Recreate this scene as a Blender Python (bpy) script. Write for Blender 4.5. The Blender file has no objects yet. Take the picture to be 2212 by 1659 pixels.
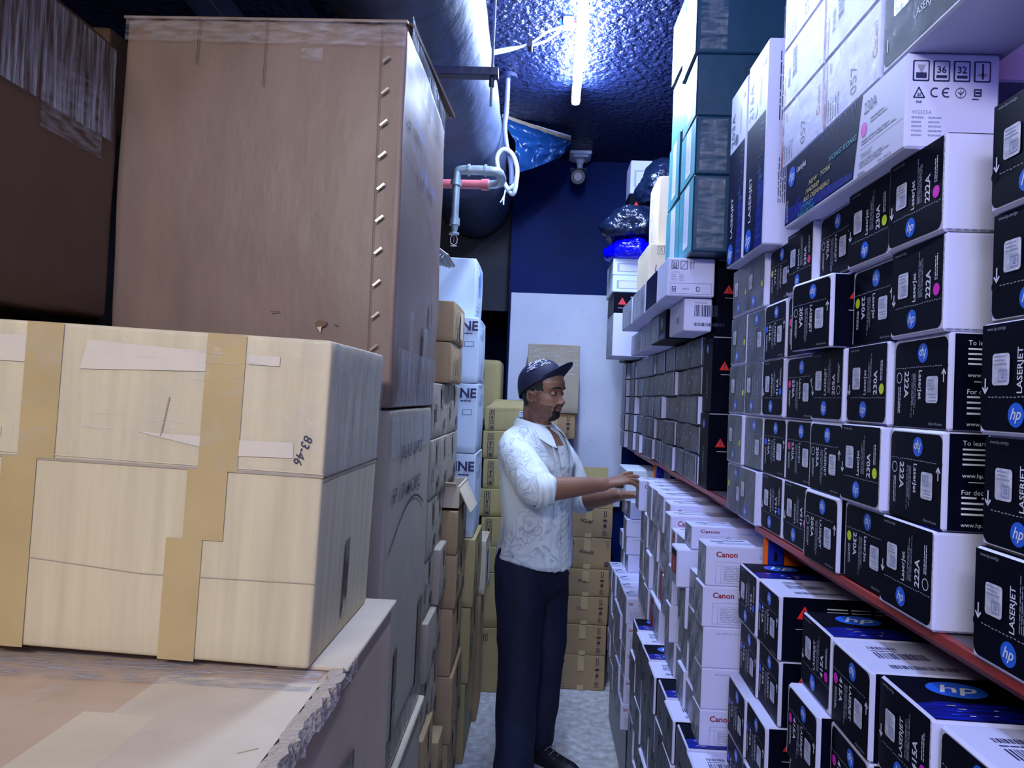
import bpy, bmesh, math, random
from mathutils import Vector, Matrix, noise, Quaternion
random.seed(7)
R = math.radians
C = bpy.context.scene.collection
scene = bpy.context.scene

# ------------------------------------------------------------------ camera
EYE = Vector((0, 0, 1.55))
cam_d = bpy.data.cameras.new('camera')
cam_d.sensor_width = 36.0
cam_d.lens = 1600 / 2212 * 36
cam_d.clip_start = 0.02
cam = bpy.data.objects.new('camera', cam_d)
C.objects.link(cam)
cr = Vector((0.99848845, 0.03684327, 0.04078475))
cu = Vector((-0.04010344, -0.0190461, 0.99901399))
cf = Vector((-0.03758373, 0.99913954, 0.01753977))
mw = Matrix((cr, cu, -cf)).transposed().to_4x4()
mw.translation = EYE
cam.matrix_world = mw
scene.camera = cam

# ------------------------------------------------------------------ light
vs = scene.view_settings
vs.view_transform = 'Standard'
vs.look = 'None'
vs.gamma = 1.0
vs.use_curve_mapping = False
vs.exposure = 0.38

wd = bpy.data.worlds.new('world')
wd.use_nodes = True
wd.node_tree.nodes['Background'].inputs[0].default_value = (0.16, 0.2, 0.62, 1)
wd.node_tree.nodes['Background'].inputs[1].default_value = 0.06
scene.world = wd

def area_lamp(name, loc, size, size_y, power, color, target):
    l = bpy.data.lights.new(name, 'AREA')
    l.shape = 'RECTANGLE'
    l.size = size; l.size_y = size_y
    l.energy = power; l.color = color
    o = bpy.data.objects.new(name, l)
    C.objects.link(o)
    o.location = loc
    o.rotation_euler = (Vector(target) - Vector(loc)).to_track_quat('-Z', 'Y').to_euler()
    return o
# unseen point lights added along the aisle to brighten the box sides
for k_, y_ in enumerate((-0.1, 0.7, 1.5)):
    pl = bpy.data.lights.new('aisle_fill_light', 'POINT'); pl.energy = 9.5; pl.color = (0.50, 0.60, 1.0); pl.shadow_soft_size = 0.05
    po_ = bpy.data.objects.new('aisle_fill_light', pl); C.objects.link(po_); po_.location = (0.09, y_, 2.90)
area_lamp('warm_fill_light', (-0.7, -1.3, 2.7), 1.2, 0.25, 36, (1.0, 0.95, 0.84), (-0.5, 1.4, 1.2))  # unseen warm fill added behind the camera for the left carton fronts
area_lamp('blue_fill_light', (0.15, -0.9, 2.3), 0.8, 0.8, 15, (0.28, 0.34, 1.0), (1.1, 2.0, 1.2))  # added blue fill, no visible source; tints the white boxes on the right

# ------------------------------------------------------------------ materials
MATS = {}
def mat(name, col, rough=0.6, metal=0.0, spec=0.5, bump=0.0, bscale=40.0, bdist=0.01, noise_amt=0.0,
        nscale=6.0, stretch=(1, 1, 1), emit=None, estr=0.0, alpha=None, trans=0.0, coat=0.0, detail=4.0, col2=None):
    if name in MATS: return MATS[name]
    m = bpy.data.materials.new(name)
    m.use_nodes = True
    nt = m.node_tree; b = nt.nodes['Principled BSDF']
    b.inputs['Base Color'].default_value = (*col, 1)
    b.inputs['Roughness'].default_value = rough
    b.inputs['Metallic'].default_value = metal
    b.inputs['Specular IOR Level'].default_value = spec
    b.inputs['Coat Weight'].default_value = coat
    if trans: b.inputs['Transmission Weight'].default_value = trans
    if alpha is not None: b.inputs['Alpha'].default_value = alpha
    if emit:
        b.inputs['Emission Color'].default_value = (*emit, 1)
        b.inputs['Emission Strength'].default_value = estr
    if bump or noise_amt:
        tc = nt.nodes.new('ShaderNodeTexCoord')
        mp = nt.nodes.new('ShaderNodeMapping')
        mp.inputs['Scale'].default_value = stretch
        nt.links.new(tc.outputs['Object'], mp.inputs['Vector'])
    if noise_amt:
        n = nt.nodes.new('ShaderNodeTexNoise')
        n.inputs['Scale'].default_value = nscale
        n.inputs['Detail'].default_value = detail
        nt.links.new(mp.outputs[0], n.inputs['Vector'])
        rp = nt.nodes.new('ShaderNodeValToRGB')
        rp.color_ramp.elements[0].position = 0.3
        rp.color_ramp.elements[1].position = 0.7
        c2 = col2 or tuple(c * (1 - noise_amt) for c in col)
        rp.color_ramp.elements[0].color = (*c2, 1)
        rp.color_ramp.elements[1].color = (*[min(1, c * (1 + noise_amt * (0 if col2 else .5))) for c in col], 1)
        nt.links.new(n.outputs['Fac'], rp.inputs[0])
        nt.links.new(rp.outputs[0], b.inputs['Base Color'])
    if bump:
        n2 = nt.nodes.new('ShaderNodeTexNoise')
        n2.inputs['Scale'].default_value = bscale
        n2.inputs['Detail'].default_value = detail
        nt.links.new(mp.outputs[0], n2.inputs['Vector'])
        bp = nt.nodes.new('ShaderNodeBump')
        bp.inputs['Strength'].default_value = bump
        bp.inputs['Distance'].default_value = bdist
        nt.links.new(n2.outputs['Fac'], bp.inputs['Height'])
        nt.links.new(bp.outputs[0], b.inputs['Normal'])
    MATS[name] = m
    return m

def film(name, tint, base_alpha, rough=0.12, bump=0.8, bscale=30, stretch=(1, 1, 1), bdist=0.01):
    """clear plastic: mostly see-through with a wrinkled glossy coat"""
    m = bpy.data.materials.new(name); m.use_nodes = True
    nt = m.node_tree; nt.nodes.clear()
    out = nt.nodes.new('ShaderNodeOutputMaterial')
    mix = nt.nodes.new('ShaderNodeMixShader')
    tr = nt.nodes.new('ShaderNodeBsdfTransparent'); tr.inputs[0].default_value = (1, 1, 1, 1)
    pb = nt.nodes.new('ShaderNodeBsdfPrincipled')
    pb.inputs['Base Color'].default_value = (*tint, 1)
    pb.inputs['Roughness'].default_value = rough
    pb.inputs['Specular IOR Level'].default_value = 1.0
    tc = nt.nodes.new('ShaderNodeTexCoord'); mp = nt.nodes.new('ShaderNodeMapping')
    mp.inputs['Scale'].default_value = stretch
    n = nt.nodes.new('ShaderNodeTexNoise'); n.inputs['Scale'].default_value = bscale; n.inputs['Detail'].default_value = 5
    bp = nt.nodes.new('ShaderNodeBump'); bp.inputs['Strength'].default_value = bump; bp.inputs['Distance'].default_value = bdist
    nt.links.new(tc.outputs['Object'], mp.inputs[0]); nt.links.new(mp.outputs[0], n.inputs['Vector'])
    nt.links.new(n.outputs['Fac'], bp.inputs['Height']); nt.links.new(bp.outputs[0], pb.inputs['Normal'])
    rp = nt.nodes.new('ShaderNodeMapRange')
    rp.inputs['From Min'].default_value = 0.35; rp.inputs['From Max'].default_value = 0.7
    rp.inputs['To Min'].default_value = 0.0; rp.inputs['To Max'].default_value = min(1, base_alpha * 2.0)
    nt.links.new(n.outputs['Fac'], rp.inputs[0])
    nt.links.new(rp.outputs[0], mix.inputs[0])
    nt.links.new(tr.outputs[0], mix.inputs[1]); nt.links.new(pb.outputs[0], mix.inputs[2])
    nt.links.new(mix.outputs[0], out.inputs[0])
    MATS[name] = m
    return m

mat('toner_black', (0.0022, 0.003, 0.012), 0.42, spec=0.05, noise_amt=0.25, nscale=9)
mat('toner_glare', (0.075, 0.09, 0.13), 0.34, spec=0.8, noise_amt=0.75, nscale=11, bump=0.25, bscale=14, bdist=0.02, stretch=(1, 1, .5))  # greyer copy of the black, with blotchy tube glare put into its colour
mat('toner_navy', (0.002, 0.005, 0.04), 0.45, spec=0.04)
mat('blue_art', (0.004, 0.016, 0.45), 0.35, spec=0.2, noise_amt=1.0, nscale=22, stretch=(1, 9, 3), detail=3, col2=(0.003, 0.004, 0.03))
mat('carton_white_bluelit', (0.62, 0.65, 0.93), 0.45, spec=0.35, noise_amt=0.05, nscale=3)  # white card with the blue light cast put into its base colour
mat('carton_white_worn', (0.30, 0.33, 0.42), 0.42, spec=0.5, noise_amt=0.55, nscale=16, bump=0.15, bscale=12)
mat('carton_white_cool', (0.62, 0.74, 0.88), 0.55, noise_amt=0.06, nscale=5, stretch=(1, 1, .2))
mat('flute_edge', (0.55, 0.57, 0.68), 0.8, bump=0.8, bscale=180, bdist=0.004)
mat('print_white', (0.75, 0.78, 0.95), 0.5)
mat('print_grey', (0.30, 0.33, 0.45), 0.5)
mat('print_ink', (0.02, 0.022, 0.09), 0.5)
mat('print_blue', (0.015, 0.13, 0.80), 0.35)
mat('print_cyan', (0.01, 0.09, 0.95), 0.4)
mat('print_magenta', (0.80, 0.01, 0.62), 0.4)
mat('print_pink', (0.80, 0.03, 0.25), 0.4)
mat('print_yellow', (0.62, 0.85, 0.02), 0.4)
mat('print_red', (0.75, 0.02, 0.02), 0.45)
mat('print_darkred', (0.30, 0.01, 0.025), 0.45)
mat('print_green', (0.10, 0.30, 0.16), 0.5)
mat('print_teal', (0.02, 0.30, 0.38), 0.4)
mat('print_gold', (0.50, 0.45, 0.18), 0.4)
mat('seal', (0.66, 0.70, 0.98), 0.3, metal=0.05, noise_amt=0.35, nscale=70, bump=0.2, bscale=60)
mat('hologram_ink', (0.32, 0.36, 0.62), 0.3)
def card(name, col, rough=0.72, n=0.10, bump=0.12, spec=0.25):
    return mat(name, col, rough, spec=spec, noise_amt=n, nscale=3.0, stretch=(3, 3, 1.2), bump=bump, bscale=5, bdist=0.02)
card('card_brown', (0.225, 0.15, 0.115), 0.42, n=.14, spec=0.4)
card('card_dark', (0.095, 0.05, 0.03), 0.5, spec=0.35)
mat('card_yellow', (0.68, 0.585, 0.38), 0.7, spec=0.25, noise_amt=0.13, nscale=5, stretch=(9, 9, 0.5), bump=0.15, bscale=6, bdist=0.01)
mat('card_patch', (0.72, 0.64, 0.50), 0.75)
mat('card_flute', (0.655, 0.56, 0.35), 0.75)
card('card_pale', (0.66, 0.56, 0.42))
card('card_peach', (0.60, 0.44, 0.31), 0.5)
card('card_grey', (0.42, 0.36, 0.27), 0.6)
card('card_olive', (0.46, 0.38, 0.17), 0.6)
card('card_tan', (0.42, 0.29, 0.15), 0.62)
card('card_cream', (0.70, 0.60, 0.42), 0.6)
card('card_inner', (0.20, 0.12, 0.07), 0.8)
mat('torn_flute', (0.50, 0.42, 0.34), 0.9, bump=1.0, bscale=120, bdist=0.01)
mat('tape_tan', (0.56, 0.42, 0.20), 0.28, noise_amt=0.08, nscale=12, spec=0.5, bump=0.15, bscale=10)
mat('tape_brown', (0.13, 0.085, 0.065), 0.22, bump=0.4, bscale=26, bdist=0.01)
mat('marker', (0.03, 0.025, 0.06), 0.6)
mat('marker_blue', (0.12, 0.14, 0.42), 0.6)
mat('staple', (0.75, 0.72, 0.72), 0.2, metal=1.0)
film('stretch_film', (0.55, 0.58, 0.66), 0.30, 0.16, 1.0, 26, (1, 3.5, .25), 0.02)
film('clear_tape', (0.66, 0.66, 0.72), 0.12, 0.14, 0.8, 22, (1, 1, 4))
film('clear_film', (0.75, 0.78, 0.86), 0.06, 0.12, 1.0, 24, (1, 1, 1))
film('bubble_film_dark', (0.3, 0.35, 0.7), 0.03, 0.14, 0.9, 34, (1, 1, 1))
film('bubble_film', (0.55, 0.6, 0.95), 0.07, 0.14, 0.9, 34, (1, 1, 1))
mat('teal_card', (0.004, 0.045, 0.095), 0.42, noise_amt=0.2, nscale=7, bump=0.2, bscale=9)
mat('teal_print', (0.10, 0.40, 0.48), 0.42, noise_amt=0.2, nscale=9)
mat('rack_red', (0.38, 0.045, 0.045), 0.35, noise_amt=0.15, nscale=9)
mat('rack_orange', (1.0, 0.16, 0.01), 0.5, spec=0.1)
mat('rack_blue', (0.01, 0.03, 0.60), 0.3)
mat('rack_panel', (0.20, 0.17, 0.24), 0.4)
mat('wall_navy', (0.0015, 0.016, 0.12), 0.5, spec=0.08, noise_amt=0.35, nscale=2.4, bump=0.12, bscale=14)
mat('wall_dark', (0.003, 0.006, 0.022), 0.6)
mat('ceiling_plaster', (0.008, 0.014, 0.06), 0.36, spec=0.36, bump=1.0, bscale=34, bdist=0.035, detail=3)
mat('duct_wrap', (0.065, 0.085, 0.16), 0.5, noise_amt=0.35, nscale=10, bump=0.35, bscale=12, bdist=0.02)
mat('navy_paint', (0.008, 0.014, 0.06), 0.45, bump=0.3, bscale=20)
mat('board_white', (0.70, 0.78, 0.98), 0.5, noise_amt=0.10, nscale=3)
mat('floor_stone', (0.74, 0.77, 0.79), 0.45, noise_amt=0.38, nscale=26, bump=0.1, bscale=60, detail=8)
mat('galvanised', (0.35, 0.42, 0.45), 0.38, metal=0.55, noise_amt=0.25, nscale=16)
mat('pipe_red', (0.55, 0.13, 0.15), 0.35)
mat('brass', (0.5, 0.42, 0.25), 0.3, metal=0.8)
mat('cable_white', (0.5, 0.56, 0.6), 0.4)
mat('conduit_grey', (0.14, 0.17, 0.30), 0.5)
mat('plastic_white', (0.62, 0.68, 0.85), 0.35)
mat('plastic_dark', (0.006, 0.008, 0.02), 0.3)
mat('wood', (0.30, 0.22, 0.15), 0.7, noise_amt=0.4, nscale=10, stretch=(1, 8, 8))
mat('sheet_blue', (0.006, 0.045, 0.17), 0.28, bump=0.6, bscale=9, bdist=0.03)
mat('bag_dark', (0.005, 0.011, 0.035), 0.22, bump=0.9, bscale=11, bdist=0.05, stretch=(1, 1, 1))
mat('bag_blue', (0.0, 0.0, 0.85), 0.22, bump=0.6, bscale=10, bdist=0.04)
mat('lamp_tube', (1, 1, 1), 0.4, emit=(0.52, 0.66, 1.0), estr=235)
mat('grey_plastic', (0.22, 0.24, 0.30), 0.35)

# ------------------------------------------------------------------ text glyph cache
_GL = {}
def glyphs(s, shear=0.0, off=0.0, res=2):
    k = (s, shear, off, res)
    if k not in _GL:
        cu_ = bpy.data.curves.new('t', 'FONT')
        cu_.body = s; cu_.size = 1.0; cu_.shear = shear; cu_.offset = off; cu_.resolution_u = res
        o = bpy.data.objects.new('t', cu_)
        me = o.to_mesh()
        vv = [(v.co.x, v.co.y) for v in me.vertices]
        ff = [tuple(p.vertices) for p in me.polygons]
        o.to_mesh_clear()
        bpy.data.objects.remove(o); bpy.data.curves.remove(cu_)
        xs = [a for a, _ in vv] or [0]
        _GL[k] = (vv, ff, min(xs), max(xs))
    return _GL[k]

# ------------------------------------------------------------------ mesh builder
class MB:
    def __init__(s): s.v = []; s.f = []; s.m = []; s.names = []; s.sm = []
    def mi(s, name):
        if name not in s.names: s.names.append(name)
        return s.names.index(name)
    def add(s, vs_, fs, m, smooth=False):
        b = len(s.v); s.v += [tuple(v) for v in vs_]
        k = s.mi(m)
        for f in fs:
            s.f.append(tuple(i + b for i in f)); s.m.append(k); s.sm.append(smooth)
    def box(s, x0, x1, y0, y1, z0, z1, m, bev=0.0, mats=None):
        """box with chamfered edges; mats: dict face ('-x','+x','-y','+y','-z','+z') -> material"""
        bev = min(bev, (x1 - x0) * .45, (y1 - y0) * .45, (z1 - z0) * .45)
        lo = (x0, y0, z0); hi = (x1, y1, z1)
        mats = mats or {}
        if bev <= 0:
            P = [(x, y, z) for x in (x0, x1) for y in (y0, y1) for z in (z0, z1)]
            F = {'-x': (0, 1, 3, 2), '+x': (4, 6, 7, 5), '-y': (0, 4, 5, 1), '+y': (2, 3, 7, 6), '-z': (0, 2, 6, 4), '+z': (1, 5, 7, 3)}
            for k, f in F.items(): s.add([P[i] for i in f], [(0, 1, 2, 3)], mats.get(k, m))
            return
        def V(sx, sy, sz, a):
            sg = (sx, sy, sz); r = []
            for i in range(3):
                val = hi[i] if sg[i] > 0 else lo[i]
                if i != a: val -= sg[i] * bev
                r.append(val)
            return tuple(r)
        ax = 'xyz'
        for a in range(3):
            o1, o2 = [i for i in range(3) if i != a]
            for sg in (-1, 1):
                q = []
                for c1, c2 in ((-1, -1), (1, -1), (1, 1), (-1, 1)):
                    t = [0, 0, 0]; t[a] = sg; t[o1] = c1; t[o2] = c2
                    q.append(V(*t, a))
                # orient outward
                n = (Vector(q[1]) - Vector(q[0])).cross(Vector(q[2]) - Vector(q[0]))
                if n[a] * sg < 0: q.reverse()
                s.add(q, [(0, 1, 2, 3)], mats.get(('-' if sg < 0 else '+') + ax[a], m))
        cen = Vector(((x0 + x1) / 2, (y0 + y1) / 2, (z0 + z1) / 2))
        def outq(q):
            n = (Vector(q[1]) - Vector(q[0])).cross(Vector(q[2]) - Vector(q[0]))
            c_ = sum((Vector(p) for p in q), Vector()) / len(q)
            if n.dot(c_ - cen) < 0: q.reverse()
            s.add(q, [tuple(range(len(q)))], m)
        for a, b_ in ((0, 1), (0, 2), (1, 2)):
            c_ = 3 - a - b_
            for sa in (-1, 1):
                for sb in (-1, 1):
                    t = [0, 0, 0]; t[a] = sa; t[b_] = sb
                    t[c_] = -1; p1 = V(*t, a); p2 = V(*t, b_)
                    t[c_] = 1; p3 = V(*t, b_); p4 = V(*t, a)
                    outq([p1, p2, p3, p4])
        for sx in (-1, 1):
            for sy in (-1, 1):
                for sz in (-1, 1):
                    outq([V(sx, sy, sz, 0), V(sx, sy, sz, 1), V(sx, sy, sz, 2)])
    def tube(s, pts, r, m, n=10, cap=True, smooth=True):
        pts = [Vector(p) for p in pts]
        rs = r if isinstance(r, (list, tuple)) else [r] * len(pts)
        up = None; rings = []
        for i, p in enumerate(pts):
            d = (pts[min(i + 1, len(pts) - 1)] - pts[max(i - 1, 0)]).normalized()
            if up is None:
                up = d.orthogonal().normalized()
            up = (up - d * up.dot(d)).normalized()
            w = d.cross(up)
            rings.append([p + (up * math.cos(2 * math.pi * k / n) + w * math.sin(2 * math.pi * k / n)) * rs[i] for k in range(n)])
        vs_ = [v for rg in rings for v in rg]; fs = []
        for i in range(len(pts) - 1):
            for k in range(n):
                a = i * n + k; b = i * n + (k + 1) % n
                fs.append((a, b, b + n, a + n))
        s.add(vs_, fs, m, smooth)
        if cap:
            s.add(rings[0], [tuple(range(n - 1, -1, -1))], m); s.add(rings[-1], [tuple(range(n))], m)
    def face(s, O, U, V): return Face(s, Vector(O), Vector(U).normalized(), Vector(V).normalized())
    def build(s, name, parent=None, loc=(0, 0, 0), rot=(0, 0, 0)):
        me = bpy.data.meshes.new(name)
        me.from_pydata(s.v, [], s.f)
        for nm in s.names: me.materials.append(MATS[nm])
        me.polygons.foreach_set('material_index', s.m)
        me.polygons.foreach_set('use_smooth', s.sm)
        me.update()
        o = bpy.data.objects.new(name, me); C.objects.link(o)
        o.location = loc; o.rotation_euler = rot
        if parent: o.parent = parent
        return o

class Face:
    """draws flat print on a face, u to the right, v up, seen from outside"""
    def __init__(s, mb, O, U, V):
        s.mb = mb; s.O = O; s.U = U; s.V = V; s.N = U.cross(V)
    def p(s, u, v, l): return s.O + s.U * u + s.V * v + s.N * (0.0003 * l)
    def poly(s, pts, m, l=1): s.mb.add([s.p(u, v, l) for u, v in pts], [tuple(range(len(pts)))], m)
    def rect(s, u0, v0, u1, v1, m, l=1): s.poly([(u0, v0), (u1, v0), (u1, v1), (u0, v1)], m, l)
    def rrect(s, u0, v0, u1, v1, r, m, l=1, corners=(1, 1, 1, 1)):
        pts = []
        for (cx, cy, a0), on in zip(((u0 + r, v0 + r, 180), (u1 - r, v0 + r, 270), (u1 - r, v1 - r, 0), (u0 + r, v1 - r, 90)), corners):
            if on:
                for k in range(7):
                    a = R(a0 + 15 * k); pts.append((cx + r * math.cos(a), cy + r * math.sin(a)))
            else:
                a = R(a0 + 45); pts.append((cx + r * (1 if math.cos(a) > 0 else -1), cy + r * (1 if math.sin(a) > 0 else -1)))
        s.poly(pts, m, l)
    def disc(s, u, v, r, m, l=1, sq=1.0, n=28):
        s.poly([(u + r * sq * math.cos(2 * math.pi * k / n), v + r * math.sin(2 * math.pi * k / n)) for k in range(n)], m, l)
    def ring(s, u, v, r, t, m, l=1, sq=1.0, n=28, a0=0, a1=360):
        vs_ = []; fs = []
        k1 = n + 1
        for k in range(k1):
            a = R(a0 + (a1 - a0) * k / n)
            for q in (r - t, r): vs_.append(s.p(u + q * sq * math.cos(a), v + q * math.sin(a), l))
        for k in range(n): fs.append((2 * k, 2 * k + 1, 2 * k + 3, 2 * k + 2))
        s.mb.add(vs_, fs, m)
    def stroke(s, pts, w, m, l=1):
        for (a, b) in zip(pts[:-1], pts[1:]):
            d = Vector((b[0] - a[0], b[1] - a[1])); 
            if d.length < 1e-6: continue
            d.normalize(); n = Vector((-d.y, d.x)) * w / 2; e = d * w * .3
            s.poly([(a[0] - n.x - e.x, a[1] - n.y - e.y), (b[0] - n.x + e.x, b[1] - n.y + e.y), (b[0] + n.x + e.x, b[1] + n.y + e.y), (a[0] + n.x - e.x, a[1] + n.y - e.y)], m, l)
    def frame(s, u0, v0, u1, v1, t, m, l=1):
        s.rect(u0, v0, u1, v0 + t, m, l); s.rect(u0, v1 - t, u1, v1, m, l)
        s.rect(u0, v0 + t, u0 + t, v1 - t, m, l); s.rect(u1 - t, v0 + t, u1, v1 - t, m, l)
    def text(s, t, u, v, size, m, l=2, rot=0.0, align='l', shear=0.0, off=0.0, wide=1.0, res=2):
        vv, ff, x0, x1 = glyphs(t, shear, off, res)
        dx = {'l': -x0, 'c': -(x0 + x1) / 2, 'r': -x1}[align]
        c_, s_ = math.cos(R(rot)), math.sin(R(rot))
        out = []
        for x, y in vv:
            x = (x + dx) * size * wide; y = y * size
            out.append(s.p(u + x * c_ - y * s_, v + x * s_ + y * c_, l))
        s.mb.add(out, ff, m)
    def lines(s, u0, v0, u1, v1, n, m, l=1, fill=0.45, seed=1, vert=False):
        """n rows of illegible fine print inside a rectangle"""
        rg = random.Random(seed)
        H_ = (u1 - u0) if vert else (v1 - v0)
        for k in range(n):
            a = k * H_ / n; t = H_ / n * fill
            L = (v1 - v0) if vert else (u1 - u0)
            e = L * rg.uniform(.7, 1.0); x = 0
            while x < e:
                w = min(e - x, L * rg.uniform(.06, .22))
                if vert: s.rect(u0 + a, v0 + x, u0 + a + t, v0 + x + w, m, l)
                else: s.rect(u0 + x, v1 - a - t, u0 + x + w, v1 - a, m, l)
                x += w + L * .025
    def dashes(s, u0, u1, v, t, m, l=1, n=14, wob=0.0):
        for k in range(n):
            a = u0 + (u1 - u0) * k / n; w = (u1 - u0) / n * .62
            dv = random.uniform(-wob, wob)
            s.rect(a, v - t / 2 + dv, a + w, v + t / 2 + dv, m, l)
    def barcode(s, u0, v0, u1, v1, m, l=1, n=24, seed=3, vert=False):
        rg = random.Random(seed); x = 0.0
        L = (v1 - v0) if vert else (u1 - u0)
        while x < L:
            w = L / n * rg.choice((.4, .6, .9, 1.2))
            if x + w > L: break
            if vert: s.rect(u0, v0 + x, u1, v0 + x + w, m, l)
            else: s.rect(u0 + x, v0, u0 + x + w, v1, m, l)
            x += w + L / n * rg.choice((.4, .6, .8))
    def hp(s, u, v, r, l=1, sq=1.0, ink='print_white', disc='print_blue'):
        s.disc(u, v, r, disc, l, sq)
        s.text('hp', u, v - r * .36, r * 1.35, ink, l + 1, align='c', shear=0.35, off=0.012, wide=sq)
    def warning(s, u, v, h, l=1):
        w = h * .58
        s.poly([(u - w, v), (u + w, v), (u, v + h)], 'print_red', l)
        s.rect(u - h * .045, v + h * .33, u + h * .045, v + h * .68, 'print_ink', l + 1)
        s.disc(u, v + h * .2, h * .06, 'print_ink', l + 1, n=10)

def tag(o, label=None, cat=None, group=None, kind=None):
    if label: o['label'] = label
    if cat: o['category'] = cat
    if group: o['group'] = group
    if kind: o['kind'] = kind
    return o
def empty(name, loc, label, cat, group=None, rot=(0, 0, 0)):
    o = bpy.data.objects.new(name, None); C.objects.link(o)
    o.location = loc; o.rotation_euler = rot
    return tag(o, label, cat, group)
def kids(o): return [c for c in o.children]
def dup(src, loc, rot=None, label=None, group=None, scale=None):
    r = src.copy(); C.objects.link(r); r.location = loc
    if rot is not None: r.rotation_euler = rot
    if scale: r.scale = scale
    if label: r['label'] = label
    if group: r['group'] = group
    for ch in list(src.children):
        c = ch.copy(); C.objects.link(c); c.parent = r
        for g in list(ch.children):
            d = g.copy(); C.objects.link(d); d.parent = c
    return r
ORD = ['', 'first', 'second', 'third', 'fourth', 'fifth', 'sixth', 'seventh', 'eighth', 'ninth', 'tenth']

# ------------------------------------------------------------------ room
def struct(name, b): return tag(b.build(name), kind='structure')
b = MB(); b.box(-3.2, 2.2, -2.4, 6.4, -0.1, 0, 'floor_stone'); struct('floor', b)
b = MB(); b.box(-3.2, 2.2, -2.4, 6.4, 3.04, 3.14, 'ceiling_plaster'); struct('ceiling', b)
b = MB(); b.box(-0.215, 1.35, 4.62, 4.8, 0, 3.04, 'wall_navy'); struct('wall_back', b)
b = MB(); b.box(-3.2, 1.35, 5.9, 6.05, 0, 3.04, 'wall_navy'); struct('wall_recess', b)
b = MB(); b.box(1.25, 1.35, -2.4, 4.62, 0, 3.04, 'wall_navy'); struct('wall_right', b)
b = MB(); b.box(-3.2, -3.1, -2.4, 5.9, 0, 3.04, 'wall_dark'); struct('wall_left', b)
b = MB(); b.box(-3.1, 1.25, -2.4, -2.3, 0, 3.04, 'wall_dark'); struct('wall_front', b)
b = MB(); b.box(-3.1, -0.215, 4.75, 4.8, 2.1, 3.04, 'wall_dark'); b.box(-3.1, -0.42, 4.75, 4.8, 0, 2.1, 'wall_dark'); struct('wall_recess_front', b)
# white board on the back wall
b = MB(); b.box(-0.2, 0.52, 4.585, 4.615, 0.9, 2.2, 'board_white', 0.003)
f = b.face((-0.2, 4.585, 0.9), (1, 0, 0), (0, 0, 1))
for k in range(14):
    u, v = random.uniform(.02, .7), random.uniform(.05, 1.25)
    a = random.uniform(-.02, .02)
    f.stroke([(u, v), (u + a, v + random.uniform(.01, .03))], .002, 'print_grey')
tag(b.build('wall_board'), 'large white smudged board fixed to the navy back wall behind the person', 'board')
# ------------------------------------------------------------------ racks
def rack(name, label, y0, y1, levels, x0, x1, ups, tops, beam='rack_red'):
    r = empty(name, ((x0 + x1) / 2, (y0 + y1) / 2, 0), label, 'shelving')
    base = r.location
    def part(nm, fn, lab=None):
        m_ = MB(); fn(m_); o = m_.build(nm, r); o.location = -base
        if lab: o['label'] = lab
        return o
    for z in levels:
        part('shelf', lambda m_: m_.box(x0 + .004, x1, y0, y1, z - .014, z - .002, 'rack_panel', .001))
        part('beam', lambda m_: (m_.box(x0 - .006, x0 + .004, y0, y1, z - .013, z, beam, .001), m_.box(x0 + .05, x0 + .08, y0, y1, z - .05, z - .014, beam, .001)), 'red painted shelf lip')
    for (x, y) in ups:
        def up(m_):
            m_.box(x, x + .034, y, y + .04, 0, tops, 'rack_blue', .002)
            m_.box(x - .010, x - .002, y - .004, y + .006, 0, tops, 'rack_orange', .001)
            f_ = m_.face((x, y, 0), (1, 0, 0), (0, 0, 1))
            v = .06
            while v < tops - .05:
                f_.rrect(.012, v, .020, v + .02, .0035, 'plastic_dark', 1); v += .05
        part('upright', up, 'blue perforated upright with an orange edge')
    return r, part
rk, part = rack('shelving_rack', 'red and blue steel shelving rack nearest the camera, full of black toner boxes', 0.35, 1.72, (1.28, 0.7262), .51, 1.02, [(.52, 1.665), (.985, 1.665), (.985, .36)], 1.262)
part('brace', lambda m_: m_.box(.556, .98, 1.672, 1.70, 1.12, 1.25, 'rack_orange', .004), 'orange cross beam')
part('rear_beam', lambda m_: (m_.box(.93, .96, .2, 1.715, 2.19, 2.36, 'rack_orange', .003), m_.box(.93, .96, .2, .24, 1.2, 2.2, 'rack_orange', .003), m_.box(.93, .96, 1.675, 1.715, 1.2, 2.2, 'rack_orange', .003)), 'orange top beam at the back of the rack')
rk2, part2 = rack('shelving_rack', 'red steel shelving rack further down the aisle, beyond the blue upright', 1.74, 4.3, (1.30, 0.765), .51, 1.02, [(.53, 3.30), (.985, 1.75), (.985, 4.2)], 1.28)

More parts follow.
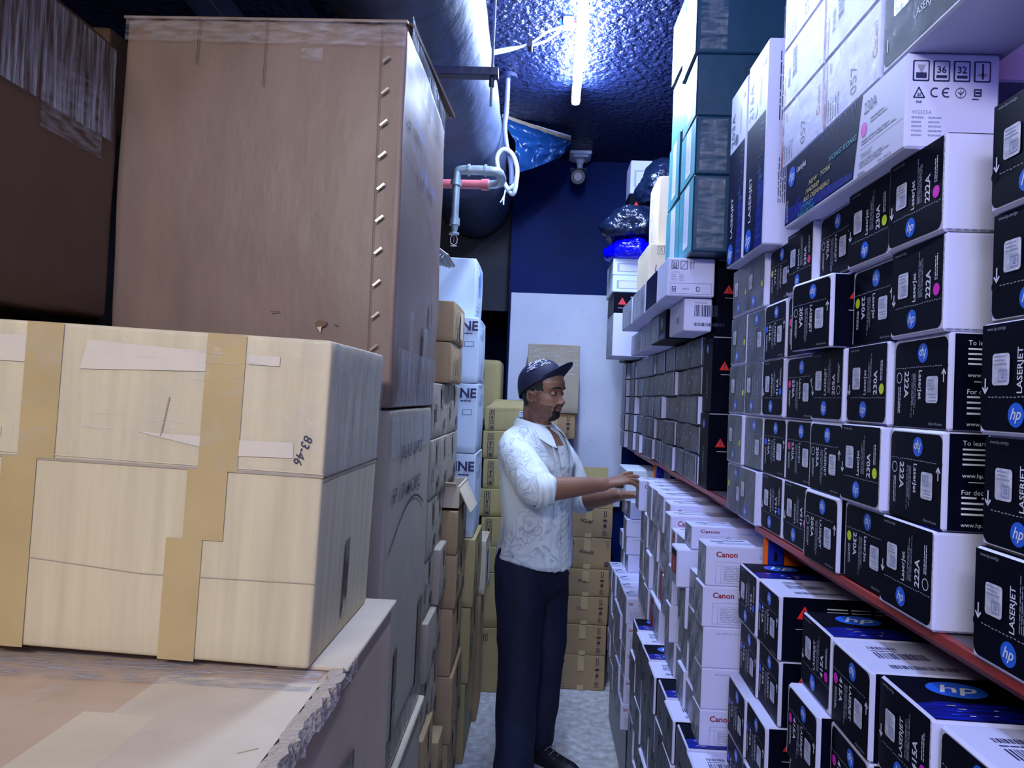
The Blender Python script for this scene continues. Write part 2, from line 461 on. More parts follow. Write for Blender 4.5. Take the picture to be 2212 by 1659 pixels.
# ------------------------------------------------------------------ toner boxes
TL, TW, TH = 0.42, 0.146, 0.1235
def toner_mesh(code, brand, dot, w=TW, h=TH, L=TL, worn=False, small=False, seed=0):
    """aisle end face is at local x = 0 (facing -x). Returns builder."""
    m = MB(); K = 'toner_glare' if worn else 'toner_black'  # worn picks the greyer copy that has lamp glare in its colour
    e = 'flute_edge'
    m.box(0, L, -w / 2, w / 2, -h / 2, h / 2, 'carton_white_bluelit', .0035)
    rg = random.Random(seed)
    # end face
    f = m.face((0, w / 2, -h / 2), (0, -1, 0), (0, 0, 1))
    f.rect(w * .962, .004, w - .002, h - .004, e, 1)
    f.rrect(.003, h * .04, w * .965, h * .985, h * .09, K, 1.5, (1, 1, 0, 0))
    f.dashes(.004, w * .96, h * .335, .0011, 'print_grey', 2.2, 22, .0006)
    f.disc(.004 + w * .03, h * .335, h * .055, K, 2.4)
    f.hp(w * .44, h * .185, h * .105, 2.6)
    ink = 'print_white' if not worn else 'print_grey'
    f.text(brand, w * .50, h * .37, h * .098, ink, 3, rot=90, off=.012)
    f.lines(w * .55, h * .40, w * .64, h * .90, 4, 'print_grey', 3, .4, seed, True)
    f.text(code, w * .765, h * .37, h * .135, ink, 3, rot=90, off=.02)
    if dot == 'ring': f.ring(w * .87, h * .44, h * .062, h * .010, ink, 3)
    else: f.disc(w * .87, h * .44, h * .064, dot, 3)
    f.lines(w * .84, h * .54, w * .90, h * .86, 2, ink, 3, .42, seed + 5, True)
    f.text('www.hp.com/go', w * .08, h * .93, h * .045, 'print_grey', 3, wide=.9)
    # little arrow on the left edge
    f.stroke([(w * .075, h * .50), (w * .075, h * .38)], .0022, ink, 3)
    f.stroke([(w * .045, h * .42), (w * .075, h * .375), (w * .105, h * .42)], .0022, ink, 3)
    if not small:
        # top: printed black with blue art
        f = m.face((0, -w / 2, h / 2), (1, 0, 0), (0, 1, 0))
        f.rect(.004, .002, L - .002, w - .002, K, 1)
        f.poly([(.004, .004), (L - .004, .004), (L - .004, w * .36), (.03, w * .40), (.004, w * .34)], 'blue_art', 2)
        f.hp(.075, w * .70, w * .19, 2, 1.35)
        f.text('LASERJET', .13, w * .64, w * .17, 'print_grey', 2, wide=1.15)
        rr = random.Random(seed + 11)
        for k in range(34):
            u, v = rr.uniform(.02, L * .9), rr.uniform(.01, w * .34)
            f.rect(u, v, u + rr.uniform(.004, .012), v + .0018, rr.choice(('print_gold', 'print_white', 'print_teal', 'print_blue')), 3)
        # near side (-y): plain white
        f = m.face((0, -w / 2, -h / 2), (1, 0, 0), (0, 0, 1))
        f.dashes(.004, L - .01, .003, .0008, 'print_grey', 1, 40)
        # bottom: white with barcodes (seen as top when the box is stacked upside down)
        f = m.face((0, w / 2, -h / 2), (1, 0, 0), (0, -1, 0))
        f.barcode(.035, w * .70, .075, w * .78, 'print_ink', 1, 18, 4)
        f.barcode(.035, w * .42, .105, w * .60, 'print_ink', 1, 26, 5)
        f.lines(.035, w * .615, .085, w * .66, 1, 'print_ink', 1)
        f.barcode(.035, w * .14, .125, w * .24, 'print_ink', 1, 40, 6)
        f.frame(.14, w * .08, .36, w * .86, .001, 'print_grey', 1)
        f.lines(.15, w * .66, .27, w * .80, 3, 'print_grey', 1)
        # far side (+y): black with warning triangle
        f = m.face((L, w / 2, -h / 2), (-1, 0, 0), (0, 0, 1))
        f.rect(.002, .002, L - .006, h - .002, K, 1)
        # upside down boxes show this face, so its print stands on its head here
        g = m.face((0, w / 2, h / 2), (1, 0, 0), (0, 0, -1))
        if code != '222A': g.warning(.045, h * .66, h * .20, 2.5)
        else: g.text('To learn how to recycle', .022, h * .87, h * .07, 'print_white', 2.5); g.text('www.hp.com/recycle', .022, h * .55, h * .06, 'print_white', 2.5); g.text('For declared yield', .022, h * .38, h * .07, 'print_white', 2.5); g.text('www.hp.com', .022, h * .06, h * .06, 'print_white', 2.5)
        u0_ = .022 if code == '222A' else .085
        g.lines(u0_, h * .64, .30, h * .84, 4, 'print_white', 2.5, .35, seed + 2)
        g.lines(u0_, h * .14, .26, h * .36, 4, 'print_white', 2.5, .35, seed + 3)
        g.rect(.03, h * .5, .31, h * .508, 'print_white', 2.5)
    return m
def seal_mesh(w=TW, h=TH):
    m = MB(); f = m.face((0, w / 2, -h / 2), (0, -1, 0), (0, 0, 1))
    f.rrect(w * .16, h * .44, w * .36, h * .72, .004, 'seal', 4)
    f.frame(w * .235, h * .47, w * .335, h * .58, .0018, 'hologram_ink', 5)
    f.rect(w * .265, h * .50, w * .31, h * .55, 'hologram_ink', 5)
    f.lines(w * .18, h * .60, w * .34, h * .70, 3, 'hologram_ink', 5, .35, 8)
    return m
_TP = {}
def toner(code, brand, dot, pos, flip, label, group, rz=0.0, worn=False, w=TW, h=TH, L=TL, seals=True, scale=None):
    k = (code, dot, worn, round(w, 3), round(h, 3), seals)
    rot = (math.pi if flip else 0, 0, rz)
    if k not in _TP:
        o = toner_mesh(code, brand, dot, w, h, L, worn, seed=len(_TP)).build('toner_box', None, pos, rot)
        if seals:
            s_ = seal_mesh(w, h).build('security_seal', o); s_['label'] = 'silver security seal'
        tag(o, label, 'box', group); _TP[k] = o
        return o
    return dup(_TP[k], pos, rot, label, group)

DOTN = {'ring': 'an empty colour ring', 'print_magenta': 'a magenta dot', 'print_yellow': 'a yellow dot', 'print_pink': 'a pink dot', 'print_cyan': 'a blue dot'}
# upper shelf, near bay. (y_near, y_far, code, brand, [dots bottom..top], [flip bottom..top], column words)
SH = 1.2815
cols = [
    (0.706, 0.858, '415X', 'LASERJET', ['ring'] * 5, [0, 0, 0, 0, 0], 'second column from the right picture edge'),
    (0.934, 1.080, '222A', 'LaserJet', ['ring', 'ring', 'ring', 'print_magenta', 'print_magenta'], [0, 1, 1, 0, 0], 'column with the bare white side panels'),
    (1.083, 1.232, '230A', 'LaserJet', ['print_yellow', 'print_yellow', 'print_yellow', 'print_yellow', 'print_yellow'], [1, 0, 0, 1, 0], 'upper-shelf column of yellow dots'),
    (1.236, 1.384, '205A', 'LASERJET', ['ring', 'ring', 'ring', 'ring', 'ring'], [1, 1, 0, 1, 1], 'upper-shelf column of ring marks'),
    (1.387, 1.531, '230A', 'LaserJet', ['print_magenta', 'print_pink', 'print_pink', 'print_pink', 'print_pink'], [0, 1, 1, 1, 0], 'upper-shelf column of pink dots'),
    (1.534, 1.688, '416A', 'LASERJET', ['print_cyan', 'print_cyan', 'print_cyan', 'print_cyan', 'print_yellow'], [0, 1, 0, 1, 1], 'upper-shelf column of blue dots'),
    (1.691, 1.828, '216A', 'LASERJET', ['ring', 'ring', 'ring', 'ring', 'print_yellow'], [0, 1, 0, 1, 0], 'narrow column second from the warning boxes'),
    (1.831, 1.958, '203A', 'LASERJET', ['print_yellow'] * 5, [1, 0, 0, 0, 0], 'narrow column next to the warning boxes'),
]
ROWN = ['lowest', 'second lowest', 'middle', 'second highest', 'highest']
rg = random.Random(21)
for ci, (ya, yb, code, brand, dots, flips, cw) in enumerate(cols):
    for r in range(5):
        w = yb - ya
        x = .50 + rg.uniform(-.006, .008)
        if ci == 1 and r == 4: x = .492
        rz = R(rg.uniform(-1.0, 1.0))
        worn = ci >= 6  # the far columns look lit grey-blue, so they take the glare-coloured copy
        lab = '%sblack toner box, %s, %s' % ('skewed ' if (ci == 3 and r == 3) else '', ROWN[r], cw)
        sl = 'pushed out and skewed ' if (ci == 3 and r == 3) else ''
        if sl: x -= .03; rz = R(6)
        c_ = '416A' if (ci == 4 and r == 0) else code
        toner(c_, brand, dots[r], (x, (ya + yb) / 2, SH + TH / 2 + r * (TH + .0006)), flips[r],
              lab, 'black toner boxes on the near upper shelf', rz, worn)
for r in range(5):   # extra column at the frame's edge, half out of sight
    toner('415X', 'LASERJET', 'ring', (.50, .628, SH + TH / 2 + r * (TH + .0006)), 0,
          'black toner box at the right picture edge, %s of the nearest column' % ROWN[r], 'black toner boxes on the near upper shelf')

# lower shelf, near bay: boxes show end, top and long side
XL = .455; LW, LH = .138, .1195
low = [   # y_near, y_far, flip(upside down -> white top, black warning side), dot, rows, name
    (1.512, 1.640, [0, 1, 1, 1], 'print_cyan', 'furthest'),
    (1.380, 1.512, [1, 1, 1, 1], 'print_cyan', 'warning-triangle'),
    (1.142, 1.280, [0, 1, 1, 1], 'print_magenta', 'magenta-dot mid'),
    (0.998, 1.138, [1, 1, 1, 1], 'print_magenta', 'white-topped middle'),
    (0.852, 0.994, [0, 1, 1, 1], 'print_magenta', 'blue-topped near'),
    (0.706, 0.848, [1, 1, 1, 1], 'print_magenta', 'white-topped corner'),
    (0.560, 0.702, [0, 1, 1, 1], 'print_magenta', 'hidden edge'),
]
LR = ['topmost', 'second', 'third', 'lowest']
for ci, (ya, yb, flips, dot, nm) in enumerate(low):
    for r in range(4):
        x = XL + rg.uniform(-.004, .004)
        if ci <= 1 and r >= 2: x -= .020
        if ci == 2 and r >= 1: x -= .012
        z = 1.2075 - LH / 2 - r * (LH + .0006)
        toner('415A', 'LASERJET', dot, (x, (ya + yb) / 2, z), flips[r],
              'black toner box on the lower shelf, %s in the %s stack' % (LR[r], nm), 'black toner boxes on the near lower shelf', R(rg.uniform(-.8, .8)) + R(-1.5), False, LW, LH, .40)

# long toner cartons standing and lying on top of the near rows -----------------
def tall_box(code, y0, y1, z1, dotc, label):
    w = y1 - y0; h = z1 - 1.902; L = .14
    m = MB(); m.box(0, L, -w / 2, w / 2, 0, h, 'carton_white_bluelit', .003)
    f = m.face((0, w / 2, 0), (0, -1, 0), (0, 0, 1))
    f.rect(.002, .003, w * .93, h * .66, 'toner_navy', 1)
    f.poly([(w * .55, .003), (w * .92, .003), (w * .92, h * .30), (w * .70, h * .42)], 'blue_art', 2)
    f.text(code, w * .28, h * .69, w * .26, 'print_ink', 2, rot=90)
    f.disc(w * .26, h * .71 + .0, .0001, dotc, 1)
    f.disc(w * .42, h * .71, w * .09, dotc, 2)
    f.lines(w * .62, h * .72, w * .70, h * .92, 2, 'print_grey', 2, .4, 3, True)
    f.rect(w * .75, h * .90, w * .87, h * .925, 'print_grey', 2)
    f.text('LASERJET', w * .34, h * .16, w * .17, 'print_white', 2.5, rot=90, off=.01)
    f.hp(w * .24, h * .07, w * .17, 2.5)
    rr = random.Random(5)
    for k in range(60):
        v = rr.uniform(h * .05, h * .62); f.rect(w * rr.uniform(.58, .88), v, w * .9 - rr.uniform(0, .02), v + .0012, rr.choice(('print_blue', 'print_teal', 'blue_art')), 3)
    f = m.face((0, -w / 2, 0), (1, 0, 0), (0, 0, 1))
    f.lines(.025, h * .60, .06, h * .94, 6, 'print_ink', 1, .4, 2, True)
    f.lines(.028, h * .20, .055, h * .48, 6, 'print_ink', 1, .4, 7, True)
    o = m.build('tall_toner_carton', None, (.468, (y0 + y1) / 2, 1.902))
    return tag(o, label, 'box', 'tall cartons standing on the near upper rows')
tall_box('203A', 1.775, 1.925, 2.345, 'print_ink', 'tall white and navy carton standing beside the teal boxes, left of its taller twin')
tall_box('216A', 1.610, 1.765, 2.352, 'print_blue', 'tall white and navy carton with a blue dot, white side towards the camera')

def big_230():
    y0, y1, h, d = .995, 1.475, .128, .122
    w = y1 - y0
    m = MB(); m.box(0, d, -w / 2, w / 2, 0, h, 'carton_white_bluelit', .003)
    f = m.face((0, w / 2, 0), (0, -1, 0), (0, 0, 1))
    f.poly([(.002, .006), (w * .665, .006), (w * .72, h - .002), (.002, h - .002)], 'toner_navy', 1)
    f.poly([(.002, .008), (w * .66, .008), (w * .66, h * .14), (.002, h * .30)], 'blue_art', 2)
    f.poly([(.002, .01), (w * .16, h * .34), (w * .19, h * .34), (w * .06, .01)], 'blue_art', 2.2)
    f.hp(w * .075, h * .74, h * .15, 3)
    f.text('LaserJet', w * .13, h * .74, h * .125, 'print_white', 3, off=.01, wide=.95)
    rows = [('HONG KONG', .46, .50, 'print_teal'), ('NEW   YORK', .27, .40, 'print_gold'), ('MADRID', .24, .30, 'print_gold'), ('RIO DEJANEIRO', .22, .205, 'print_gold'), ('SYDNEY', .19, .115, 'print_teal'), ('BANGKOK', .16, .03, 'print_teal')]
    for t, u, v, c_ in rows: f.text(t, w * u, h * v, h * .092, c_, 4, shear=.25, wide=1.45, off=.015)
    for k in range(5): f.text(('14', 'YS', '15', '14', 'YS')[k], w * .02, h * (.36 - k * .07), h * .08, 'print_white', 4, shear=.3, wide=1.2)
    for k in range(40):
        u = w * (.22 + .46 * k / 40); v = h * (.93 - .05 * math.sin(k * 1.7)); f.rect(u, v - h * .05, u + .0014, v + h * .03, 'blue_art', 2)
    f.text('230A', w * .735, h * .72, h * .20, 'print_ink', 2, wide=.75)
    f.disc(w * .735, h * .55, h * .085, 'print_magenta', 2, .9)
    f.lines(w * .78, h * .55, w * .90, h * .63, 2, 'print_grey', 2)
    f.lines(w * .72, h * .36, w * .97, h * .43, 2, 'print_grey', 2)
    f.rect(w * .715, h * .33, w * .985, h * .334, 'print_ink', 2)
    f.text('TERRAJET', w * .715, h * .22, h * .085, 'print_green', 2, wide=.85)
    f.lines(w * .71, h * .10, w * .93, h * .19, 3, 'print_grey', 2)
    f.text('Cont. 1 pieza / pc', w * .84, h * .04, h * .055, 'print_ink', 2, wide=.8)
    f.lines(w * .70, h * .02, w * .76, h * .06, 2, 'print_ink', 2)
    g = m.face((0, -w / 2, 0), (1, 0, 0), (0, 0, 1))
    s_ = d / .13
    for k, t in enumerate(('', '36', '32', '')):
        u = .008 + k * .0265
        g.rrect(u, h * .70, u + .022, h * .92, .002, 'print_ink', 1); g.rrect(u + .002, h * .715, u + .020, h * .905, .0015, 'carton_white_bluelit', 2)
        if t:
            g.text(t, u + .011, h * .79, h * .10, 'print_ink', 3, align='c', off=.02); g.rect(u + .004, h * .735, u + .018, h * .765, 'print_ink', 3)
        elif k == 0:
            g.rect(u + .004, h * .73, u + .018, h * .79, 'print_ink', 3); g.poly([(u + .006, h * .87), (u + .016, h * .87), (u + .012, h * .79), (u + .010, h * .79)], 'print_grey', 4)
        else:
            g.rect(u + .010, h * .73, u + .0125, h * .89, 'print_ink', 3); g.rect(u + .005, h * .76, u + .017, h * .79, 'print_grey', 3)
    # recycling triangle, CE mark, other marks
    g.stroke([(.010, h * .53), (.0165, h * .635), (.024, h * .53), (.010, h * .53)], .0016, 'print_ink', 2)
    g.text('20', .017, h * .545, h * .045, 'print_ink', 3, align='c', off=.02)
    g.text('PAP', .017, h * .47, h * .035, 'print_ink', 3, align='c', off=.02)
    g.ring(.038, h * .585, h * .052, .0018, 'print_ink', 2, n=14, a0=60, a1=300)
    g.ring(.053, h * .585, h * .052, .0018, 'print_ink', 2, n=14, a0=60, a1=300); g.rect(.048, h * .578, .0545, h * .592, 'print_ink', 2)
    g.ring(.071, h * .585, h * .055, .0008, 'print_ink', 2); g.stroke([(.071, h * .55), (.071, h * .62)], .0008, 'print_ink', 2); g.stroke([(.068, h * .59), (.071, h * .57), (.075, h * .60)], .0012, 'print_ink', 2)
    g.frame(.088, h * .55, .098, h * .63, .0018, 'print_ink', 2); g.rect(.090, h * .58, .096, h * .60, 'print_ink', 3)
    g.lines(.086, h * .50, .098, h * .53, 1, 'print_ink', 2)
    g.text('W2303A', .008, h * .36, h * .055, 'print_grey', 2)
    g.lines(.008, h * .10, .024, h * .33, 5, 'print_grey', 2, .35, 2); g.lines(.03, h * .10, .05, h * .33, 5, 'print_grey', 2, .35, 9)
    o = m.build('long_toner_carton', None, (.47, (y0 + y1) / 2, 1.9015))
    return tag(o, 'long navy and white carton with city names and a magenta dot, lying on top', 'box')
big_230()

# white toner cartons in bubble wrap above
def wrap_on(o, x0, x1, y0, y1, z0, z1, seed=0, fm='bubble_film'):
    """bubble wrap pulled round a box: dimpled film with rows of air cells"""
    m = MB()
    P = []; F = []
    def grid(fn, nu, nv):
        b0 = len(P)
        for i in range(nu + 1):
            for j in range(nv + 1):
                p, n = fn(i / nu, j / nv)
                a = noise.noise(Vector(p) * 38 + Vector((seed, 0, 0))) * .0016
                P.append(Vector(p) + Vector(n) * (.003 + a))
        for i in range(nu):
            for j in range(nv):
                q = b0 + i * (nv + 1) + j; F.append((q, q + nv + 1, q + nv + 2, q + 1))
    grid(lambda a, c: ((x0, y1 + (y0 - y1) * a, z0 + (z1 - z0) * c), (-1, 0, 0)), 40, 24)
    grid(lambda a, c: ((x0 + (x1 - x0) * a, y0, z0 + (z1 - z0) * c), (0, -1, 0)), 30, 24)
    m.add(P, F, fm, True)
    rr = random.Random(seed)
    for k in range(16):     # large loose creases
        y = rr.uniform(y0 + .02, y1 - .02); z = rr.uniform(z0 + .01, z1 - .02)
        m.tube([(x0 - .005, y, z), (x0 - .008, y - rr.uniform(.0, .012), z + rr.uniform(.006, .02)), (x0 - .005, y - rr.uniform(-.01, .02), z + rr.uniform(.02, .04))], [.0004, .0016, .0004], fm, 5)
    # grid of air cells
    ny = int((y1 - y0) / .016); nz = int((z1 - z0) / .016)
    for i in range(ny):
        for j in range(nz):
            y = y0 + .008 + i * .016 + (j % 2) * .008; z = z0 + .008 + j * .016
            if y > y1 - .006: continue
            r = .0058
            vs_ = [(x0 - .0068, y, z)]
            for k in range(7): vs_.append((x0 - .0042, y + r * math.cos(k * .8976), z + r * math.sin(k * .8976)))
            m.add(vs_, [(0, 1 + k, 1 + (k + 1) % 7) for k in range(7)], fm, True)
    w_ = m.build('bubble_wrap', o); w_.location = (0, 0, 0)
    w_['label'] = 'clear bubble wrap'
    return w_
def canon_big(name, y0, y1, z0, z1, label, kind):
    w = y1 - y0; h = z1 - z0; L = .135 if kind == 'hp' else .36
    m = MB(); m.box(0, L, -w / 2, w / 2, 0, h, 'carton_white_bluelit', .003)
    f = m.face((0, w / 2, 0), (0, -1, 0), (0, 0, 1))
    if kind == 'hp':
        f.rrect(.004, .006, w * .97, h * .97, .012, 'toner_black', 1)
        f.rrect(.03, h * .55, .075, h * .9, .005, 'seal', 2)
        f.hp(w * .45, h * .62, h * .15, 2)
        f.hp(w * .85, h * .25, h * .10, 2)
        f.text('LASERJET', w * .3, h * .3, h * .12, 'print_white', 2)
        f.stroke([(w * .05, h * .22), (w * .05, h * .35)], .003, 'print_white', 2)
    elif kind == 'bar':
        f.barcode(w * .25, h * .38, w * .36, h * .86, 'print_ink', 1, 22, 6, True)
        f.barcode(w * .14, h * .3, w * .20, h * .6, 'print_ink', 1, 22, 7, True)
        f.rect(w * .02, .003, w * .07, h * .55, 'print_darkred', 1)
    else:
        f.rect(w * .02, .003, w * .07, h - .004, 'print_darkred', 1)
        f.text('057', w * .62, h * .12, h * .26, 'print_ink', 1, rot=90, off=.005)
        f.text('Canon', w * .94, h * .32, h * .17, 'print_darkred', 1, rot=90, off=.02)
        f.lines(w * .10, h * .06, w * .34, h * .42, 5, 'print_ink', 1, .3, 5, True)
        f.lines(w * .12, h * .74, w * .18, h * .92, 2, 'print_ink', 1, .3, 5, True)
    o = m.build('laser_toner_carton', None, (.472, (y0 + y1) / 2, z0))
    tag(o, label, 'box', 'bubble wrapped cartons on top of the near rack')
    wrap_on(o, 0, L, -w / 2, w / 2, 0, h, seed=int(y0 * 100 + z0 * 10), fm='bubble_film_dark' if kind == 'hp' else 'bubble_film')
    return o
z = 2.0305
for i, (nm, kd) in enumerate((('lowest of the left pile, numbered vertically', '057'), ('second of the left pile, with a barcode', 'bar'), ('third of the left pile', 'plain'), ('topmost of the left pile', 'bar'))):
    canon_big('c', 1.300, 1.520, z + i * .1225, z + i * .1225 + .121, 'white carton in bubble wrap, %s' % nm, kd)
for i, (nm, kd) in enumerate((('lowest of the middle pile with a red edge', '057'), ('second of the middle pile', 'bar'), ('third of the middle pile', 'plain'))):
    canon_big('c', 1.078, 1.296, z + i * .1225, z + i * .1225 + .121, 'white carton in bubble wrap, %s' % nm, kd)
canon_big('c', .78, 1.070, 2.031, 2.155, 'black toner carton in bubble wrap overhanging at the top right corner', 'hp')
canon_big('c', .78, 1.070, 2.156, 2.28, 'black toner carton in bubble wrap, upper of the two at the top right corner', 'hp')

# ------------------------------------------------------------------ mid shelf further on: glossy dark boxes
def glare_box(w, h, L, seed, white_edge=False):
    m = MB(); m.box(0, L, -w / 2, w / 2, -h / 2, h / 2, 'toner_glare', .006)
    f = m.face((0, w / 2, -h / 2), (0, -1, 0), (0, 0, 1)); rr = random.Random(seed)
    if white_edge: f.rect(w * .93, .003, w - .001, h - .003, 'carton_white_bluelit', 1)
    f.text('hp', w * .2, h * .55, h * .17, 'print_white', 2, rot=90 if rr.random() < .5 else -90, shear=.3)
    for k in range(7):
        u, v = rr.uniform(.12, .85) * w, rr.uniform(.1, .8) * h
        f.rect(u, v, u + rr.uniform(.002, .005), v + rr.uniform(.004, .012), 'print_white', 1)
    f.lines(w * .55, h * .25, w * .75, h * .7, 3, 'print_grey', 1, .25, seed, True)
    g = m.face((0, -w / 2, -h / 2), (1, 0, 0), (0, 0, 1)); g.rect(.004, .003, L - .004, h - .003, 'carton_white_bluelit', 1)
    return m
yedges = [2.318, 2.53, 2.745, 2.985, 3.24, 3.46, 3.62, 3.80]
protos = [glare_box(.205, .091, .4, k, k == 2).build('toner_box', None, (0, 0, 0)) for k in range(3)]
used = [False] * 3
for ci in range(7):
    for r in range(5):
        k = rg.randrange(3)
        w = yedges[ci + 1] - yedges[ci]
        pos = (.50 + rg.uniform(-.010, .010), (yedges[ci] + yedges[ci + 1]) / 2, 1.3015 + .0455 + r * .0925)
        rot = (R(rg.uniform(-.6, .6)), 0, R(rg.uniform(-3.5, 3.5))); sc = (1, (w - .004) / .205, 1)
        lab = 'glossy dark box, %s in the %s stack past the tall warning boxes' % (ROWN[r], ORD[ci + 1])
        if used[k]: o = dup(protos[k], pos, rot, lab, 'worn glossy boxes on the far upper shelf', sc)
        else:
            o = protos[k]; used[k] = True; o.location = pos; o.rotation_euler = rot; o.scale = sc
            tag(o, lab, 'box', 'worn glossy boxes on the far upper shelf')
# tall warning boxes
m = MB(); L, w, h = .38, .118, .2255
m.box(0, L, -w / 2, w / 2, 0, h, 'toner_black', .003)
f = m.face((0, w / 2, 0), (0, -1, 0), (0, 0, 1)); f.hp(w * .45, h * .85, .014, 1); f.text('LASERJET', w * .55, h * .2, .02, 'print_grey', 1, rot=90)
f = m.face((0, -w / 2, 0), (1, 0, 0), (0, 0, 1))
f.warning(.035, h * .56, .026, 1); f.lines(.06, h * .56, .16, h * .75, 7, 'print_white', 1, .3); f.lines(.06, h * .16, .16, h * .46, 9, 'print_white', 1, .3, 4)
f.rect(.025, h * .5, .16, h * .505, 'print_white', 1); f.rect(.001, h - .004, L - .002, h - .001, 'print_grey', 1)
tb = m.build('tall_toner_box', None, (.50, 2.255, 1.3015))
for i, nm in enumerate(('lowest', 'middle', 'topmost')):
    lab = 'tall black box with a red warning triangle, %s of the three' % nm
    if i == 0: tag(tb, lab, 'box', 'tall warning boxes')
    else: dup(tb, (.50 + .004 * i, 2.255, 1.3015 + .226 * i), (0, 0, R(.5 * i)), lab)

# blocks beyond: stacked with white sides showing
wp = None
for ci, (ya, yb) in enumerate(((3.83, 4.02), (4.04, 4.22))):
    for r in range(5):
        pos = (.485 - .02 * ci, (ya + yb) / 2, 1.3015 + .0455 + r * .0925)
        lab = 'small dark box with a white side, %s in the %s stack before the board' % (ROWN[r], 'nearer' if ci == 0 else 'farther')
        if wp is None:
            wp = glare_box(.18, .091, .25, 9).build('toner_box', None, pos); tag(wp, lab, 'box', 'dark boxes with white sides')
        else: dup(wp, pos, (0, 0, R(rg.uniform(-1, 1))), lab)

# overhanging row above the glossy boxes
def white_box(name, label, x0, x1, y0, y1, z0, z1, prints=None, mat_='carton_white_bluelit', group=None, rz=0, cat='box'):
    cx, cy = (x0 + x1) / 2, (y0 + y1) / 2
    m = MB(); m.box(x0 - cx, x1 - cx, y0 - cy, y1 - cy, 0, z1 - z0, mat_, .003)
    fr = {'aisle': m.face((x0 - cx, y1 - cy, 0), (0, -1, 0), (0, 0, 1)), 'near': m.face((x0 - cx, y0 - cy, 0), (1, 0, 0), (0, 0, 1)),
          'top': m.face((x0 - cx, y0 - cy, z1 - z0), (1, 0, 0), (0, 1, 0)), 'plus': m.face((x1 - cx, y0 - cy, 0), (0, 1, 0), (0, 0, 1))}
    if prints: prints(fr, x1 - x0, y1 - y0, z1 - z0)
    return tag(m.build(name, None, (cx, cy, z0), (0, 0, rz)), label, cat, group)
def icon_print(fr, dx, dy, dz):
    f = fr['near']
    for k, t in enumerate(('32', 'x', 'u')):
        u = .012 + k * .026
        if t != 'u': f.frame(u, dz * .70, u + .02, dz * .92, .0018, 'print_ink')
        if t == '32': f.text('32', u + .010, dz * .78, dz * .13, 'print_ink', 2, align='c', off=.02); f.rect(u + .004, dz * .73, u + .016, dz * .76, 'print_ink', 2)
        elif t == 'x': f.stroke([(u + .003, dz * .73), (u + .017, dz * .9)], .0015, 'print_ink')
        else:
            for q in (0, .008): f.stroke([(u + q + .004, dz * .72), (u + q + .004, dz * .9)], .0015, 'print_ink'); f.stroke([(u + q + .001, dz * .86), (u + q + .004, dz * .91), (u + q + .007, dz * .86)], .0012, 'print_ink')
    f.text('W2073A', .012, dz * .60, dz * .06, 'print_grey', 2)
    f.lines(.012, dz * .38, .03, dz * .56, 4, 'print_grey'); f.lines(.035, dz * .38, .05, dz * .56, 4, 'print_grey')
    f.frame(.010, dz * .06, .13, dz * .34, .0008, 'print_ink')
    f.frame(.015, dz * .11, .027, dz * .25, .002, 'print_ink'); f.rect(.019, dz * .15, .023, dz * .2, 'print_ink')
    f.frame(.085, dz * .13, .095, dz * .25, .002, 'print_ink'); f.text('000716', .045, dz * .17, dz * .06, 'print_ink', 2)
def bar_print(fr, dx, dy, dz):
    f = fr['near']
    f.barcode(.03, dz * .45, .10, dz * .80, 'print_ink', 1, 22, 3); f.barcode(.03, dz * .16, .12, dz * .26, 'print_ink', 1, 34, 8); f.lines(.03, dz * .84, .08, dz * .87, 1, 'print_ink')
    a = fr['aisle']; a.rect(dy * .5, dz * .3, dy * .7, dz * .5, 'print_grey')
def grime(fr, dx, dy, dz):
    a = fr['aisle']; a.rect(.004, .004, dy - .01, dz - .004, 'carton_white_worn'); rr = random.Random(int(dy * 1000))
    for k in range(3): u = rr.uniform(.1, .8) * dy; a.rect(u, dz * .3, u + .004, dz * .7, 'print_grey', 2)
ZT = 1.3015 + 5 * .0925
G6 = 'boxes jutting out above the worn boxes'
white_box('toner_carton', 'white carton with a barcode end, jutting over the aisle beside the warning boxes', .415, .496, 2.19, 2.43, ZT + .001, ZT + .098, bar_print, group=G6)
def dark_print(fr, dx, dy, dz):
    a = fr['aisle']; a.rect(.003, .003, dy * .55, dz - .004, 'carton_white_worn'); a.hp(dy * .75, dz * .6, dz * .22, 2, 1, 'print_grey', 'plastic_dark'); a.rect(dy * .6, .003, dy * .95, dz * .2, 'blue_art', 2)
white_box('toner_carton', 'dark carton with a grey round mark, jutting over the aisle left of the barcode carton', .41, .80, 2.47, 2.80, ZT + .001, ZT + .098, dark_print, 'toner_black', G6)
white_box('toner_carton', 'greyish white carton jutting out, third along above the glossy boxes', .42, .80, 2.83, 3.12, ZT + .001, ZT + .096, grime, group=G6)
white_box('toner_carton', 'greyish white carton jutting out, last along above the glossy boxes', .42, .80, 3.14, 3.48, ZT + .001, ZT + .094, grime, group=G6)
ZU = ZT + .1
G7 = 'upper row of jutting cartons'
white_box('toner_carton', 'white carton printed with handling icons, jutting out under the teal boxes', .358, .496, 2.17, 2.34, ZU, ZU + .112, icon_print, group=G7)
white_box('toner_carton', 'dark glossy carton between two white ones in the upper jutting row', .358, .74, 2.35, 2.60, ZU, ZU + .111, lambda fr, dx, dy, dz: fr['aisle'].rect(.004, .004, dy - .004, dz - .004, 'toner_navy'), 'carton_white_bluelit', G7)
white_box('toner_carton', 'white carton in the upper jutting row, below the cream box with handwriting', .358, .74, 2.62, 2.97, ZU, ZU + .110, grime, group=G7)
white_box('toner_carton', 'white carton at the far end of the upper jutting row', .358, .74, 2.99, 3.33, ZU, ZU + .108, grime, group=G7)

